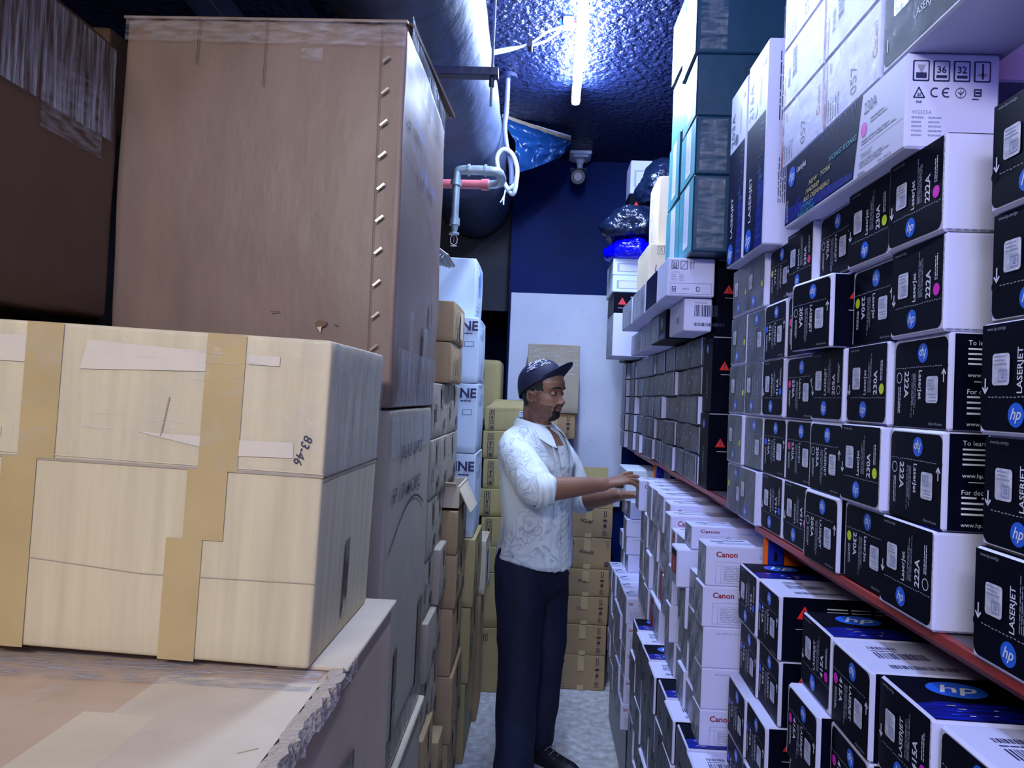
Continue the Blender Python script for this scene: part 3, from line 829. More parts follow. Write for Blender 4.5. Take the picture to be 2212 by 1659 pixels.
# teal boxes
def teal(x, y0, y1, z0, z1, lab, sticker=True, tapef=True, seed=0):
    cx, cy = x + .21, (y0 + y1) / 2; w = y1 - y0; h = z1 - z0
    m = MB(); m.box(-.21, .21, -w / 2, w / 2, 0, h, 'teal_card', .004)
    f = m.face((-.21, w / 2, 0), (0, -1, 0), (0, 0, 1)); f.rect(.003, .004, w - .003, h - .004, 'teal_print', 1)
    f.stroke([(w * .0, h * .03), (w * .25, h * .0)], .002, 'teal_card', 2)
    o = m.build('teal_box', None, (cx, cy, z0), (0, 0, R(random.uniform(-1.5, 1.5))))
    tag(o, lab, 'box', 'teal boxes stacked beside the tall cartons')
    if sticker:
        m2 = MB(); g = m2.face((-.21, w / 2, 0), (0, -1, 0), (0, 0, 1)); g.rect(w * .38, h * .12, w * .72, h * .95, 'print_white', 3); g.lines(w * .42, h * .2, w * .66, h * .85, 5, 'print_grey', 4, .2, seed, True)
        m2.build('paper_label', o)['label'] = 'white paper label'
    if tapef:
        m3 = MB(); P = []; F = []
        for i in range(17):
            for j in range(21):
                P.append((-.21 + .012 + .075 * i / 16, -w / 2 - .0015 - abs(noise.noise(Vector((i * .5, j * .13, seed)))) * .007, .01 + (h - .02) * j / 20))
        for i in range(16):
            for j in range(20): q = i * 21 + j; F.append((q, q + 21, q + 22, q + 1))
        m3.add(P, F, 'clear_tape', True); m3.build('packing_tape', o)['label'] = 'crumpled clear packing tape'
    return o
TZ = [ZU + .1135, 2.196, 2.362, 2.540, 2.735, 3.03]
PW = ['lowest', 'second', 'third', 'fourth', 'topmost']
for i in range(5):
    teal(.41 - (.008 if i == 3 else 0), 2.085, 2.30, TZ[i] + .001, TZ[i + 1], 'teal box with a white paper label, %s of the near teal stack' % PW[i], True, i in (0, 1, 3), i)
for i in range(4):
    z0 = TZ[0] + .001 + i * .215
    teal(.41 + (.006 if i == 2 else 0), 2.315, 2.53, z0, z0 + .213, 'teal box, %s of the far teal stack' % PW[i], i != 2, False, i + 9)

# cream boxes, white boxes and bags beyond
def carton(name, label, x0, x1, y0, y1, z0, z1, m_, group=None, rz=0.0, prints=None, tape=None, bulge=.004, r=.006, seed=0, cat='box', n=10, rx=0.0, ry=0.0, openf=False):
    cx, cy = (x0 + x1) / 2, (y0 + y1) / 2
    hx, hy, hz = (x1 - x0) / 2, (y1 - y0) / 2, (z1 - z0) / 2
    m = MB()
    def ts(h):
        a = [-h, -h + r * .35, -h + r]; a += [(-h + r) + (2 * h - 2 * r) * k / n for k in range(1, n)]; a += [h - r, h - r * .35, h]; return a
    T = [ts(hx), ts(hy), ts(hz)]; H3 = (hx, hy, hz)
    idx = {}; P = []
    def vert(q):
        key = tuple(round(c, 6) for c in q)
        if key in idx: return idx[key]
        inner = Vector([max(-H3[i] + r, min(H3[i] - r, q[i])) for i in range(3)])
        d = Vector(q) - inner
        p = inner + d.normalized() * r
        b_ = [1 - (p[i] / H3[i]) ** 2 for i in range(3)]
        nrm = d.normalized()
        k = noise.noise(p * 5 + Vector((seed * 3.1, 0, 0))) * bulge * .7
        amt = bulge * (b_[0] if abs(nrm[0]) < .5 else 1) * (b_[1] if abs(nrm[1]) < .5 else 1) * (b_[2] if abs(nrm[2]) < .5 else 1)
        p = p + nrm * ((amt * .8 + k) if nrm.z > -.5 else 0)
        idx[key] = len(P); P.append((p.x, p.y, p.z + hz)); return idx[key]
    F = []
    for a in range(3):
        o1, o2 = [i for i in range(3) if i != a]
        for sg in (-1, 1):
            for i in range(len(T[o1]) - 1):
                for j in range(len(T[o2]) - 1):
                    q = []
                    for (ii, jj) in ((i, j), (i + 1, j), (i + 1, j + 1), (i, j + 1)):
                        t = [0, 0, 0]; t[a] = sg * H3[a]; t[o1] = T[o1][ii]; t[o2] = T[o2][jj]; q.append(vert(t))
                    flipf = (a == 1) ^ (sg < 0)
                    F.append(tuple(reversed(q)) if flipf else tuple(q))
    m.add(P, F, m_, True)
    e = bulge * 1.7 + .0008
    fr = {'aisle': m.face((-hx - e, hy, 0), (0, -1, 0), (0, 0, 1)), 'near': m.face((-hx, -hy - e, 0), (1, 0, 0), (0, 0, 1)),
          'top': m.face((-hx, -hy, 2 * hz + e), (1, 0, 0), (0, 1, 0)), 'plus': m.face((hx + e, -hy, 0), (0, 1, 0), (0, 0, 1))}
    if prints: prints(fr, 2 * hx, 2 * hy, 2 * hz)
    o = m.build(name, None, (cx, cy, z0), (rx, ry, rz))
    tag(o, label, cat, group)
    for t in (tape or []):
        # t = (face, u0, v0, u1, v1, material, partname, label)
        m2 = MB(); ff = {'aisle': m2.face((-hx - e, hy, 0), (0, -1, 0), (0, 0, 1)), 'near': m2.face((-hx, -hy - e, 0), (1, 0, 0), (0, 0, 1)),
                         'top': m2.face((-hx, -hy, 2 * hz + e), (1, 0, 0), (0, 1, 0)), 'plus': m2.face((hx + e, -hy, 0), (0, 1, 0), (0, 0, 1))}[t[0]]
        nu, nv = 14, 14; PP = []; FF = []
        for i in range(nu + 1):
            for j in range(nv + 1):
                u = t[1] + (t[3] - t[1]) * i / nu; v = t[2] + (t[4] - t[2]) * j / nv
                wob = noise.noise(Vector((u * 60, v * 60, seed))) * (.0012 if 'film' in t[5] or 'clear' in t[5] else .0002)
                PP.append(ff.p(u, v, 1) + ff.N * (wob + .0003))
        for i in range(nu):
            for j in range(nv): q = i * (nv + 1) + j; FF.append((q, q + nv + 1, q + nv + 2, q + 1))
        m2.add(PP, FF, t[5], True)
        po = m2.build(t[6], o)
        if len(t) > 7: po['label'] = t[7]
    return o

def len_print(fr, dx, dy, dz):
    f = fr['near']
    for k in range(3): f.frame(.03 + k * .034, dz * .76, .056 + k * .034, dz * .93, .0015, 'marker')
    for k in range(2): f.stroke([(.037 + k * .034, dz * .8), (.043 + k * .034, dz * .9), (.049 + k * .034, dz * .8)], .0015, 'marker')
    f.text('LEN', .022, dz * .38, dz * .22, 'marker', 2, shear=.15, off=-.01); f.stroke([(.03, dz * .16), (.06, dz * .2), (.1, dz * .14)], .004, 'marker')
    a = fr['aisle']; a.frame(dy * .5, dz * .8, dy * .7, dz * .9, .001, 'marker')
carton('cream_box', 'cream box with black handwriting, below the taller cream box', .392, .62, 2.80, 3.12, ZU + .113, 2.150, 'card_cream', 'cream boxes beside the teal stack', prints=len_print)
def scr(fr, dx, dy, dz):
    a = fr['aisle']; rr = random.Random(4)
    for k in range(8):
        u, v = rr.uniform(.2, .8) * dy, rr.uniform(.1, .75) * dz
        a.stroke([(u, v), (u + rr.uniform(-.02, .02), v + rr.uniform(.01, .04)), (u + rr.uniform(.0, .03), v + .02)], .004, 'marker_blue')
    a.ring(dy * .7, dz * .82, .022, .003, 'marker_blue')
carton('cream_box', 'tall cream box with blue scribbles standing on the handwritten cream box', .448, .63, 2.98, 3.22, 2.151, 2.462, 'card_pale', 'cream boxes beside the teal stack', prints=scr)
def two_label(fr, dx, dy, dz):
    f = fr['near']; f.rect(.02, dz * .2, dx - .02, dz * .7, 'print_grey'); f.rect(.03, dz * .25, dx - .03, dz * .66, 'carton_white_bluelit', 2)
G8 = 'boxes piled below the bags'
white_box('white_box', 'pale white box with a label, upper of two under the bright blue bag', .335, .56, 3.62, 3.95, 2.166, 2.248, two_label, 'carton_white_cool', G8)
white_box('white_box', 'pale white box with a label, lower of two under the bright blue bag', .335, .56, 3.62, 3.95, 2.083, 2.165, two_label, 'carton_white_cool', G8)
def tri(fr, dx, dy, dz):
    fr['near'].warning(.04, dz * .4, dz * .35); fr['near'].lines(.08, dz * .3, .2, dz * .8, 4, 'print_grey'); fr['near'].rect(.02, dz * .22, .2, dz * .24, 'print_white')
white_box('toner_box', 'dark box with a small warning triangle under the two pale white boxes', .345, .60, 3.62, 3.95, 1.982, 2.082, tri, 'toner_black', G8)
white_box('white_box', 'white box with a worn side at the bottom of the pile below the bags', .345, .60, 3.62, 3.95, 1.77, 1.981, grime, 'carton_white_bluelit', G8)
white_box('white_box', 'white box at the very top of the pile, behind the upper dark bag', .445, .62, 4.0, 4.2, 2.675, 2.855, two_label, 'carton_white_bluelit', G8)
white_box('toner_box', 'black box with a small red triangle behind the dark bags', .44, .64, 4.0, 4.2, 2.50, 2.674, tri, 'toner_black', G8)
white_box('storage_box', 'plain dark box carrying the topmost boxes behind the bags', .45, .70, 4.0, 4.28, 1.77, 2.499, None, 'toner_black', G8)

def bag(name, label, c, rx, ry, rz_, m_, seed, knot=None):
    bm = bmesh.new(); bmesh.ops.create_icosphere(bm, subdivisions=5, radius=1)
    for v in bm.verts:
        p = v.co.copy()
        a = noise.noise(p * 1.3 + Vector((seed, 0, 0))) * .22
        rdg = 1 - abs(noise.noise(p * 3.2 + Vector((0, seed, 0)))) * 2
        rdg2 = 1 - abs(noise.noise(Vector((p.x * 6, p.y * 6, p.z * 9)) + Vector((0, 0, seed)))) * 2
        k = 1 + a + rdg * .06 + rdg2 * .035
        q = p * k
        if q.z < -.62: q.z = -.62 + (q.z + .62) * .12
        v.co = Vector((q.x * rx, q.y * ry, (q.z + .64) * rz_))
    if knot:
        for v in bm.verts:
            d = (v.co - Vector(knot)).length
            if d < .12: v.co = v.co.lerp(Vector(knot), (1 - d / .12) * .8)
    me = bpy.data.meshes.new(name); bm.to_mesh(me); bm.free()
    for p in me.polygons: p.use_smooth = True
    me.materials.append(MATS[m_])
    o = bpy.data.objects.new(name, me); C.objects.link(o); o.location = c
    return tag(o, label, 'bag', 'plastic bags on top of the far boxes')
bag('plastic_bag', 'bright blue plastic bag squashed on the pale white boxes', (.42, 3.70, 2.249), .115, .15, .072, 'bag_blue', 2)
bag('rubbish_bag', 'dark shiny bin bag lying on top of the bright blue bag', (.435, 3.70, 2.349), .15, .17, .10, 'bag_dark', 5)
bag('rubbish_bag', 'dark bin bag behind the teal boxes, above the other bin bag', (.60, 3.74, 2.535), .15, .16, .14, 'bag_dark', 9)
# ------------------------------------------------------------------ white cartridge boxes on the middle shelf
def white_cart(w, h, L, seed, red=False, plain=False):
    m = MB(); m.box(0, L, -w / 2, w / 2, -h / 2, h / 2, 'carton_white_bluelit', .003)
    rr = random.Random(seed)
    f = m.face((0, w / 2, -h / 2), (0, -1, 0), (0, 0, 1))
    f.rect(.0028, .003, w - .003, h - .003, 'carton_white_worn', 1)
    if red:
        f.rect(w * .30, h * .10, w * .92, h * .90, 'print_darkred', 2); f.text('Canon', w * .55, h * .2, h * .2, 'print_grey', 3, rot=90); f.rect(w * .7, h * .5, w * .86, h * .8, 'print_grey', 3)
    else:
        for k in range(4):
            u, v = rr.uniform(.15, .8) * w, rr.uniform(.1, .7) * h
            f.rect(u, v, u + rr.uniform(.003, .006), v + rr.uniform(.008, .022), 'print_ink', 2)
        f.lines(w * .2, h * .3, w * .4, h * .8, 4, 'print_grey', 2, .3, seed, True)
        if rr.random() < .4: f.rect(w * .90, .004, w - .004, h - .004, 'print_darkred', 2)
    g = m.face((0, -w / 2, -h / 2), (1, 0, 0), (0, 0, 1))
    if not plain:
        g.text('Canon', .022, h * .72, h * .19, 'print_darkred', 1, off=.025, wide=1.05)
        g.text('Cartridge 055', .12, h * .70, h * .11, 'print_blue', 1, wide=.9)
        g.frame(.022, h * .08, .17, h * .60, .0008, 'print_grey'); g.rect(.034, h * .08, .0348, h * .5, 'print_grey'); g.rect(.022, h * .5, .17, h * .507, 'print_grey')
        g.lines(.04, h * .11, .165, h * .47, 9, 'print_grey', 1, .4, seed)
        g.stroke([(.088, h * .52), (.094, h * .58), (.10, h * .52), (.088, h * .52)], .001, 'print_ink')
    else:
        g.lines(.03, h * .82, .15, h * .88, 2, 'print_grey', 1, .35, seed)
    t = m.face((0, -w / 2, h / 2), (1, 0, 0), (0, 1, 0))
    t.rect(.02, w * .55, .05, w * .66, 'print_ink'); t.rect(.055, w * .7, .10, w * .8, 'print_ink'); t.lines(.03, w * .2, .14, w * .45, 3, 'print_grey')
    return m
CW, CH, CL = .10, .0925, .35
_CP = {}
def cart(pos, w, h, label, group, kind=0, rz=0.0):
    """kind 0..2 normal, 3 red label, 4 plain"""
    if kind not in _CP:
        o = white_cart(CW, CH, CL, kind + 3, kind == 3, kind == 4).build('cartridge_box', None, pos, (0, 0, rz))
        o.scale = (1, w / CW, h / CH); tag(o, label, 'box', group); _CP[kind] = o; return o
    return dup(_CP[kind], pos, (0, 0, rz), label, group, (1, w / CW, h / CH))
RN = ['bottom', 'second', 'third', 'fourth', 'fifth', 'sixth', 'seventh']
rg = random.Random(5)
Gc = 'white cartridge boxes on the middle shelf'
SZ = .7665
# (y0, y1, x, rows, rowheight, name)
cc = [(1.708, 1.795, .392, 5, .0925, 'nearest stack showing its red lettering'),
      (1.800, 1.905, .405, 4, .0925, 'second stack from the camera'),
      (1.912, 2.000, .400, 3, .1045, 'third stack, below the red and dark box'),
      (2.004, 2.125, .412, 4, .1045, 'fourth stack from the camera'),
      (2.130, 2.205, .402, 4, .1045, 'fifth stack from the camera'),
      (2.210, 2.300, .408, 4, .113, 'sixth stack from the camera'),
      (2.305, 2.410, .425, 4, .118, 'seventh stack from the camera'),
      (2.414, 2.535, .420, 4, .1205, 'eighth stack from the camera'),
      (2.540, 2.655, .420, 4, .1205, 'ninth stack from the camera'),
      (2.660, 2.770, .420, 4, .1205, 'tenth stack from the camera'),
      (2.775, 2.870, .420, 4, .1205, 'in the stack before the one the person touches'),
      ]
for i, (y0, y1, x, n, h, nm) in enumerate(cc):
    for r in range(n):
        k = rg.choice((0, 1, 2, 0, 1, 2, 3)) if i else (0, 4, 4, 0, 0)[r]
        cart((x + rg.uniform(-.008, .008) * (1 if i else .3), (y0 + y1) / 2, SZ + h / 2 + r * (h + .0006)), y1 - y0 - .002, h, 'white cartridge box, %s row, %s' % (RN[r], nm), Gc, k, R(rg.uniform(-1.5, 1.5)) * (1 if i else .3))
cart((.402, 1.956, SZ + 3 * .1051 + .098 + .0305), .086, .06, 'thin white cartridge box lying above the red and dark box', Gc, 1)
m = MB(); m.box(0, .3, -.043, .043, 0, .097, 'carton_white_bluelit', .003)
f = m.face((0, .043, 0), (0, -1, 0), (0, 0, 1)); f.rect(.012, .004, .074, .09, 'print_darkred', 1); f.rect(.012, .074, .074, .09, 'toner_navy', 2); f.rect(.012, .004, .074, .03, 'carton_white_worn', 2)
f.text('055', .05, .035, .018, 'print_white', 3, rot=90)
tag(m.build('cartridge_box', None, (.368, 1.956, SZ + 3 * .1051)), 'white cartridge box with a red and dark end, pulled out over the aisle', 'box')
# the pulled-out box under the hands and the stack behind it
for r in range(4):
    h = .1205
    cart((.400 if r == 3 else .425, 2.935, SZ + h / 2 + r * (h + .0006)), .095, h, 'white cartridge box, %s row, stack under the hands of the person' % RN[r], Gc, 0 if r == 3 else 2)
for ci, (y0, y1) in enumerate(((3.43, 3.55), (3.56, 3.68))):
    for r in range(4):
        cart((.43 + rg.uniform(-.01, .01), (y0 + y1) / 2, SZ + .04 + r * .0815), y1 - y0 - .003, .08, 'small white box, %s row in the %s stack beyond the hands' % (RN[r], ('nearer', 'farther')[ci]), 'small white boxes beyond the hands', 4)
def dots(fr, dx, dy, dz):
    f = fr['aisle']
    for k in range(3): f.rect(dy * (.25 + .25 * k), dz * .35, dy * (.25 + .25 * k) + .006, dz * .55, 'print_ink')
white_box('blue_box', 'pale blue box on the small white boxes, just left of the raised hand', .415, .62, 3.45, 3.75, SZ + .3245, 1.235, dots, 'carton_white_cool')

# far stack of white boxes low on the right
Gf = 'white cartridge boxes low at the far end'
for ci in range(5):
    y0 = 2.99 + ci * .132
    for r in range(5):
        h = .1045
        cart((.378 + rg.uniform(-.006, .006), y0 + .066, .2415 + h / 2 + r * (h + .0006)), .128, h, 'white box low on the right, %s row, %s stack past the dark boxes' % (RN[r], ORD[ci + 1]), Gf, rg.choice((0, 1, 2)), R(rg.uniform(-.8, .8))).scale.x = .40
# dark boxes low on the right
Gd = 'worn dark toner boxes low on the right'
DL = .36
pr = []
def dark_low(seed):
    m = toner_mesh('26A', 'LaserJet', 'ring', .13, .107, .14, False, False, seed)
    f = m.face((0, .065, -.0535), (0, -1, 0), (0, 0, 1)); f.rect(.002, .002, .128, .105, 'toner_glare', 4)
    f.hp(.06, .03, .012, 5, 1, 'print_grey', 'toner_black'); f.lines(.03, .05, .06, .1, 3, 'print_grey', 5, .3, seed, True)
    return m
dproto = dark_low(3).build('toner_box'); first = True
for ci in range(9):
    y0 = 1.40 + ci * .142
    for r in range(5):
        pos = (.362 + rg.uniform(-.006, .006) - (.012 if ci == 3 and r == 3 else 0), y0 + .07, .2415 + .0535 + r * .1075)
        rot = (math.pi if (ci + r) % 2 else 0, 0, R(rg.uniform(-1, 1)))
        lab = 'dark box low on the right, %s row, %s stack from the camera' % (RN[r], ORD[ci + 1])
        if first: dproto.location = pos; dproto.rotation_euler = rot; tag(dproto, lab, 'box', Gd); first = False
        else: dup(dproto, pos, rot, lab)
m = MB(); m.box(-.07, .06, -.64, .64, 0, .2405, 'toner_glare', .006)
for k in range(9):
    f = m.face((-.07, .64, 0), (0, -1, 0), (0, 0, 1)); f.rect(.14 * k, .01, .14 * k + .003, .23, 'plastic_dark'); f.rect(.14 * k + .05, .12, .14 * k + .058, .2, 'plastic_dark')
tag(m.build('long_carton', None, (.445, 2.04, 0)), 'long dark grey carton on the floor under the dark toner boxes', 'box')
m = MB(); m.box(-.08, .03, -.34, .34, 0, .2405, 'plastic_dark', .006)
tag(m.build('base_block', None, (.48, 3.33, 0)), 'dark base block on the floor under the far white boxes', 'block')

# ------------------------------------------------------------------ big cartons on the left
def tapes_B():
    return [('near', .405, .0, .462, .30, 'tape_tan', 'tape', 'tan tape strip'), ('near', .430, .30, .490, .515, 'tape_tan', 'tape', 'tan tape strip'),
            ('near', .680, .0, .738, .19, 'tape_tan', 'tape', 'tan tape strip'), ('near', .706, .19, .770, .30, 'tape_tan', 'tape', 'tan tape strip'), ('near', .722, .30, .785, .515, 'tape_tan', 'tape', 'tan tape strip'),
            ('near', .01, .30, .912, .512, 'clear_film', 'film_wrap', 'clear film stretched over the upper half'),
            ('plus', .004, .30, .385, .512, 'stretch_film', 'film_wrap', 'streaky stretch film'),
            ('plus', .17, .03, .20, .17, 'tape_brown', 'tape', 'brown tape strip')]
def print_B(fr, dx, dy, dz):
    f = fr['near']
    rr = random.Random(9)
    # folding crease two thirds up, with a second score line, and torn patches
    f.stroke([(.0, .302), (dx * .5, .299), (dx, .302)], .0045, 'card_grey', .5)
    f.stroke([(.0, .306), (dx, .306)], .0018, 'card_cream', .7)
    f.stroke([(.0, .155), (dx * .45, .145), (dx * .7, .13), (dx, .135)], .0015, 'card_grey', .5)
    f.rect(.30, .45, .455, .492, 'card_patch', .6); f.poly([(.52, .445), (.735, .455), (.735, .485), (.53, .492)], 'card_patch', .6); f.rect(.79, .47, .84, .485, 'card_patch', .6); f.poly([(.785, .325), (.872, .328), (.87, .352), (.785, .350)], 'card_patch', .6); f.poly([(.62, .352), (.722, .335), (.722, .352)], 'card_patch', .6); f.rect(.34, .33, .40, .345, 'card_patch', .6)
    f.text('83-46', .888, .366, .021, 'marker', 3, rot=250, shear=.1)
    rr = random.Random(3)
    for k in range(8): f.stroke([(.668 - .0012 * k, .41 - .008 * k), (.667 - .0012 * k, .404 - .008 * k)], .0022, 'card_grey', 3)
    f.disc(.36, .07, .004, 'card_grey', 1)
    # raised wrinkles of the film
    for k in range(9):
        u, v = rr.uniform(.05, .75), rr.uniform(.33, .49)
        p = [tuple(f.p(u + .03 * q, v + rr.uniform(-.003, .003), 8)) for q in range(5)]
        f.mb.tube(p, [.0003, .0012, .0016, .001, .0003], 'clear_film', 5)
    g = fr['plus']; g.stroke([(0, .300), (dy, .300)], .004, 'card_inner', .5)
carton('shipping_carton', 'large yellowish carton with tan tape strips, resting on the peach carton', -1.262, -.342, 1.150, 1.535, 1.124, 1.640, 'card_yellow', 'large cartons on the left', 0, print_B, tapes_B(), .0008, .008, 2, n=14, ry=R(1.6))

def print_A(fr, dx, dy, dz):
    t = fr['top']
    t.rect(dx - .26, .05, dx - .02, dy * .62, 'card_pale', .6)
    t.rect(dx - .30, dy * .28, dx - .20, dy * .50, 'card_cream', .9)
    for k in range(4): t.stroke([(dx - .055, .22 + .09 * k), (dx - .035, .235 + .09 * k)], .0025, 'staple', 2)
def tape_A():
    return [('top', .03, .68, 1.0, .83, 'stretch_film', 'film_wrap', 'bunched clear film along the seam'),
            ('plus', .05, .15, .45, .40, 'stretch_film', 'film_wrap', 'streaky stretch film'), ('plus', .70, .25, .85, .50, 'tape_brown', 'tape', 'dark tape')]
A = carton('shipping_carton', 'peach coloured carton with a torn corrugated edge at the bottom left corner', -1.32, -.292, .40, 1.555, .45, 1.102, 'card_peach', 'large cartons on the left', 0, print_A, tape_A(), .002, .008, 6, n=14)
# torn flute edge along the right top edge and a raised flap at the far end
m = MB(); rr = random.Random(12); P = []; F = []
N_ = 70
for k in range(N_ + 1):
    y = .42 + .80 * k / N_
    j = rr.uniform(-.006, .009)
    P += [(-.312 + j * .6, y, 1.1065), (-.288 + j, y, 1.1085 + rr.uniform(0, .006)), (-.2835 + rr.uniform(-.001, .004), y, 1.090 + rr.uniform(-.012, .004))]
for k in range(N_):
    q = 3 * k; F += [(q, q + 1, q + 4, q + 3), (q + 1, q + 2, q + 5, q + 4)]
m.add(P, F, 'torn_flute')
o = m.build('torn_edge', A); o.location = -Vector(A.location); o['label'] = 'torn corrugated edge'
m = MB(); m.box(-.40, -.284, 1.17, 1.565, 1.104, 1.112, 'card_pale', .002)
o = m.build('flap', A); o.location = -Vector(A.location); o['label'] = 'pale folded flap'
bagm = MB(); P = []; F = []
for i in range(13):
    for j in range(9):
        u, v = i / 12, j / 8
        w_ = .03 + .05 * (1 - u) ** 1.5
        P.append((-.76 + .10 * u + (v - .5) * w_, .905 + .14 * u - (v - .5) * w_ * .6, 1.1075 + .012 * abs(noise.noise(Vector((u * 6, v * 5, 2))))))
for i in range(12):
    for j in range(8): q = i * 9 + j; F.append((q, q + 9, q + 10, q + 1))
bagm.add(P, F, 'clear_film', True)
tag(bagm.build('plastic_scrap'), 'crumpled scrap of clear plastic lying on the peach carton', 'plastic')

def print_C(fr, dx, dy, dz):
    f = fr['near']
    for k in range(10):
        v = .80 - k * .0735
        f.stroke([(dx - .050, v - .006), (dx - .036, v + .006)], .0045, 'staple', 2)
        f.stroke([(dx - .052, v - .010), (dx - .036, v + .002)], .0022, 'card_inner', 1)
    f.stroke([(dx - .056, .02), (dx - .056, dz - .02)], .0016, 'card_dark', .5)
    f.poly([(dx * .725, .187), (dx * .74, .195), (dx * .77, .193), (dx * .765, .183), (dx * .745, .178), (dx * .74, .170), (dx * .735, .181)], 'card_inner', 1)
    f.poly([(dx * .735, .179), (dx * .752, .181), (dx * .748, .166)], 'card_cream', 1.5)
    f.poly([(dx * .79, .188), (dx * .81, .187), (dx * .80, .184)], 'card_inner', 1); f.stroke([(dx * .57, .21), (dx * .6, .212)], .002, 'card_dark', 1)
    f.stroke([(dx * .27, dz - .005), (dx * .265, dz - .11)], .0018, 'card_dark', 1); f.stroke([(dx * .51, dz - .005), (dx * .505, dz - .16)], .0018, 'card_dark', 1)
    g = fr['plus']
    g.poly([(dy * .68, .305), (dy * .72, .30), (dy * .74, .26), (dy * .71, .225), (dy * .69, .25)], 'card_inner', 2)
    g.text('HP 106 A', dy * .12, dz - .21, .045, 'marker_blue', 3, shear=.1, off=.004)
    g.text('A  BK  14 Pc', dy * .30, dz - .30, .050, 'marker_blue', 3, shear=.1, off=.004)
    g.stroke([(dy * .06, dz - .25), (dy * .3, dz - .29), (dy * .6, dz - .36), (dy * .9, dz - .47)], .0025, 'marker_blue', 2)
    g.stroke([(dy * .3, .60), (dy * .36, .55)], .003, 'card_pale', 1)
Ct = [('near', .005, .83, .66, .886, 'clear_tape', 'tape', 'clear tape along the top'), ('near', .42, .79, .47, .82, 'clear_tape', 'tape', 'shiny tape'),
      ('plus', .01, .80, .60, .91, 'stretch_film', 'film_wrap', 'glittering film along the top edge'), ('plus', .30, .66, .345, .82, 'clear_tape', 'tape', 'clear tape strip'),
      ('plus', .01, .005, .62, .14, 'stretch_film', 'film_wrap', 'streaky film at the foot'), ('plus', .14, .01, .19, .24, 'clear_tape', 'tape', 'clear tape strip'), ('plus', .37, .06, .42, .22, 'tape_brown', 'tape', 'brown tape strip')]
Cb = carton('shipping_carton', 'very large brown stapled carton standing on the tall handwritten carton', -.998, -.338, 1.680, 2.362, 1.512, 2.402, 'card_brown', 'large cartons on the left', 0, print_C, Ct, .006, .012, 4, n=16)
def flap(parent, pts, m_, label, t=.006):
    mm = MB(); a = [Vector(p) - Vector(parent.location) for p in pts]
    n = (a[1] - a[0]).cross(a[2] - a[0]).normalized() * t
    q = a + [p + n for p in a]; k = len(a)
    mm.add(q, [tuple(range(k - 1, -1, -1)), tuple(range(k, 2 * k))] + [(i, (i + 1) % k, k + (i + 1) % k, k + i) for i in range(k)], m_)
    o = mm.build('flap', parent); o['label'] = label; return o
flap(Cb, [(-1.0, 1.672, 2.394), (-.336, 1.672, 2.398), (-.336, 2.02, 2.430), (-1.0, 2.02, 2.430)], 'card_brown', 'top flap')
flap(Cb, [(-.80, 1.90, 2.420), (-.345, 1.76, 2.420), (-.330, 2.44, 2.468), (-.80, 2.44, 2.452)], 'card_brown', 'bent top flap')
flap(Cb, [(-.345, 1.69, 2.408), (-.326, 1.70, 2.400), (-.316, 2.42, 2.462), (-.345, 2.43, 2.470)], 'card_dark', 'worn top edge')

def print_D(fr, dx, dy, dz):
    g = fr['plus']
    g.text('106 A B   36 PCS', dy * .22, dz - .125, .050, 'marker', 3, shear=.1, wide=.92, off=.006)
    g.text('HP  117A  MAG  8PCS', dy * .08, dz - .225, .054, 'marker', 3, shear=.1, wide=.80, off=.006)
    pts = [(dy * (.06 + .085 * k), dz - .335 + .095 * math.sin(math.pi * min(1, k / 11))) for k in range(10)]
    g.stroke(pts, .006, 'marker', 2)
    g.stroke([(dy * .3, .13), (dy * .33, .06)], .004, 'card_pale', 1)
Dt = [('plus', .01, .795, .63, .89, 'stretch_film', 'film_wrap', 'streaky film along the top'), ('plus', .14, .69, .18, .83, 'clear_tape', 'tape', 'clear tape strip'), ('plus', .36, .67, .40, .83, 'clear_tape', 'tape', 'clear tape strip'),
      ('plus', .16, .02, .20, .30, 'tape_brown', 'tape', 'dark tape strip'), ('plus', .52, .02, .60, .33, 'tape_brown', 'tape', 'dark tape strip'), ('plus', .01, .01, .62, .085, 'tape_brown', 'tape', 'dark tape along the foot')]
carton('shipping_carton', 'tall grey-brown carton with two handwritten lines and an arc, under the largest', -.985, -.340, 1.690, 2.335, .602, 1.508, 'card_grey', 'large cartons on the left', 0, print_D, Dt, .0015, .010, 8, n=14)
carton('shipping_carton', 'wide dark carton at the left edge, shiny film on its top corner', -2.0, -1.005, 1.00, 1.668, 1.692, 2.318, 'card_dark', 'large cartons on the left', 0, None,
       [('plus', .0, .40, .64, .61, 'stretch_film', 'film_wrap', 'shiny film'), ('plus', .40, .35, .60, .50, 'clear_tape', 'tape', 'shiny tape')], .006, .012, 9)
carton('shipping_carton', 'narrow sliver of a dark carton seen between the two biggest cartons', -1.95, -1.245, 2.02, 2.60, 1.30, 2.545, 'card_dark', 'large cartons on the left', 0, None, None, .005, .012, 10)
carton('storage_box', 'carton under the left edge carton, out of sight behind the yellowish one', -2.0, -1.36, 1.60, 2.62, 0, 1.295, 'card_dark')
carton('storage_box', 'dark carton carrying the left edge carton', -2.0, -1.36, .85, 1.58, 0, 1.690, 'card_dark')
carton('storage_box', 'brown carton on the floor under the peach carton', -1.30, -.33, .42, 1.20, 0, .448, 'card_tan')
N1 = carton('shipping_carton', 'brown carton with a cream flap edge, under the tall handwritten carton', -.985, -.336, 1.690, 2.335, 0, .596, 'card_grey', 'cartons low on the left', tape=[('plus', .05, .3, .30, .57, 'stretch_film', 'film_wrap', 'streaky film'), ('plus', .35, .1, .40, .5, 'tape_brown', 'tape', 'brown tape strip')])
flap(N1, [(-.338, 1.70, .585), (-.322, 1.70, .592), (-.322, 2.33, .598), (-.338, 2.33, .600)], 'card_cream', 'cream flap edge', .005)
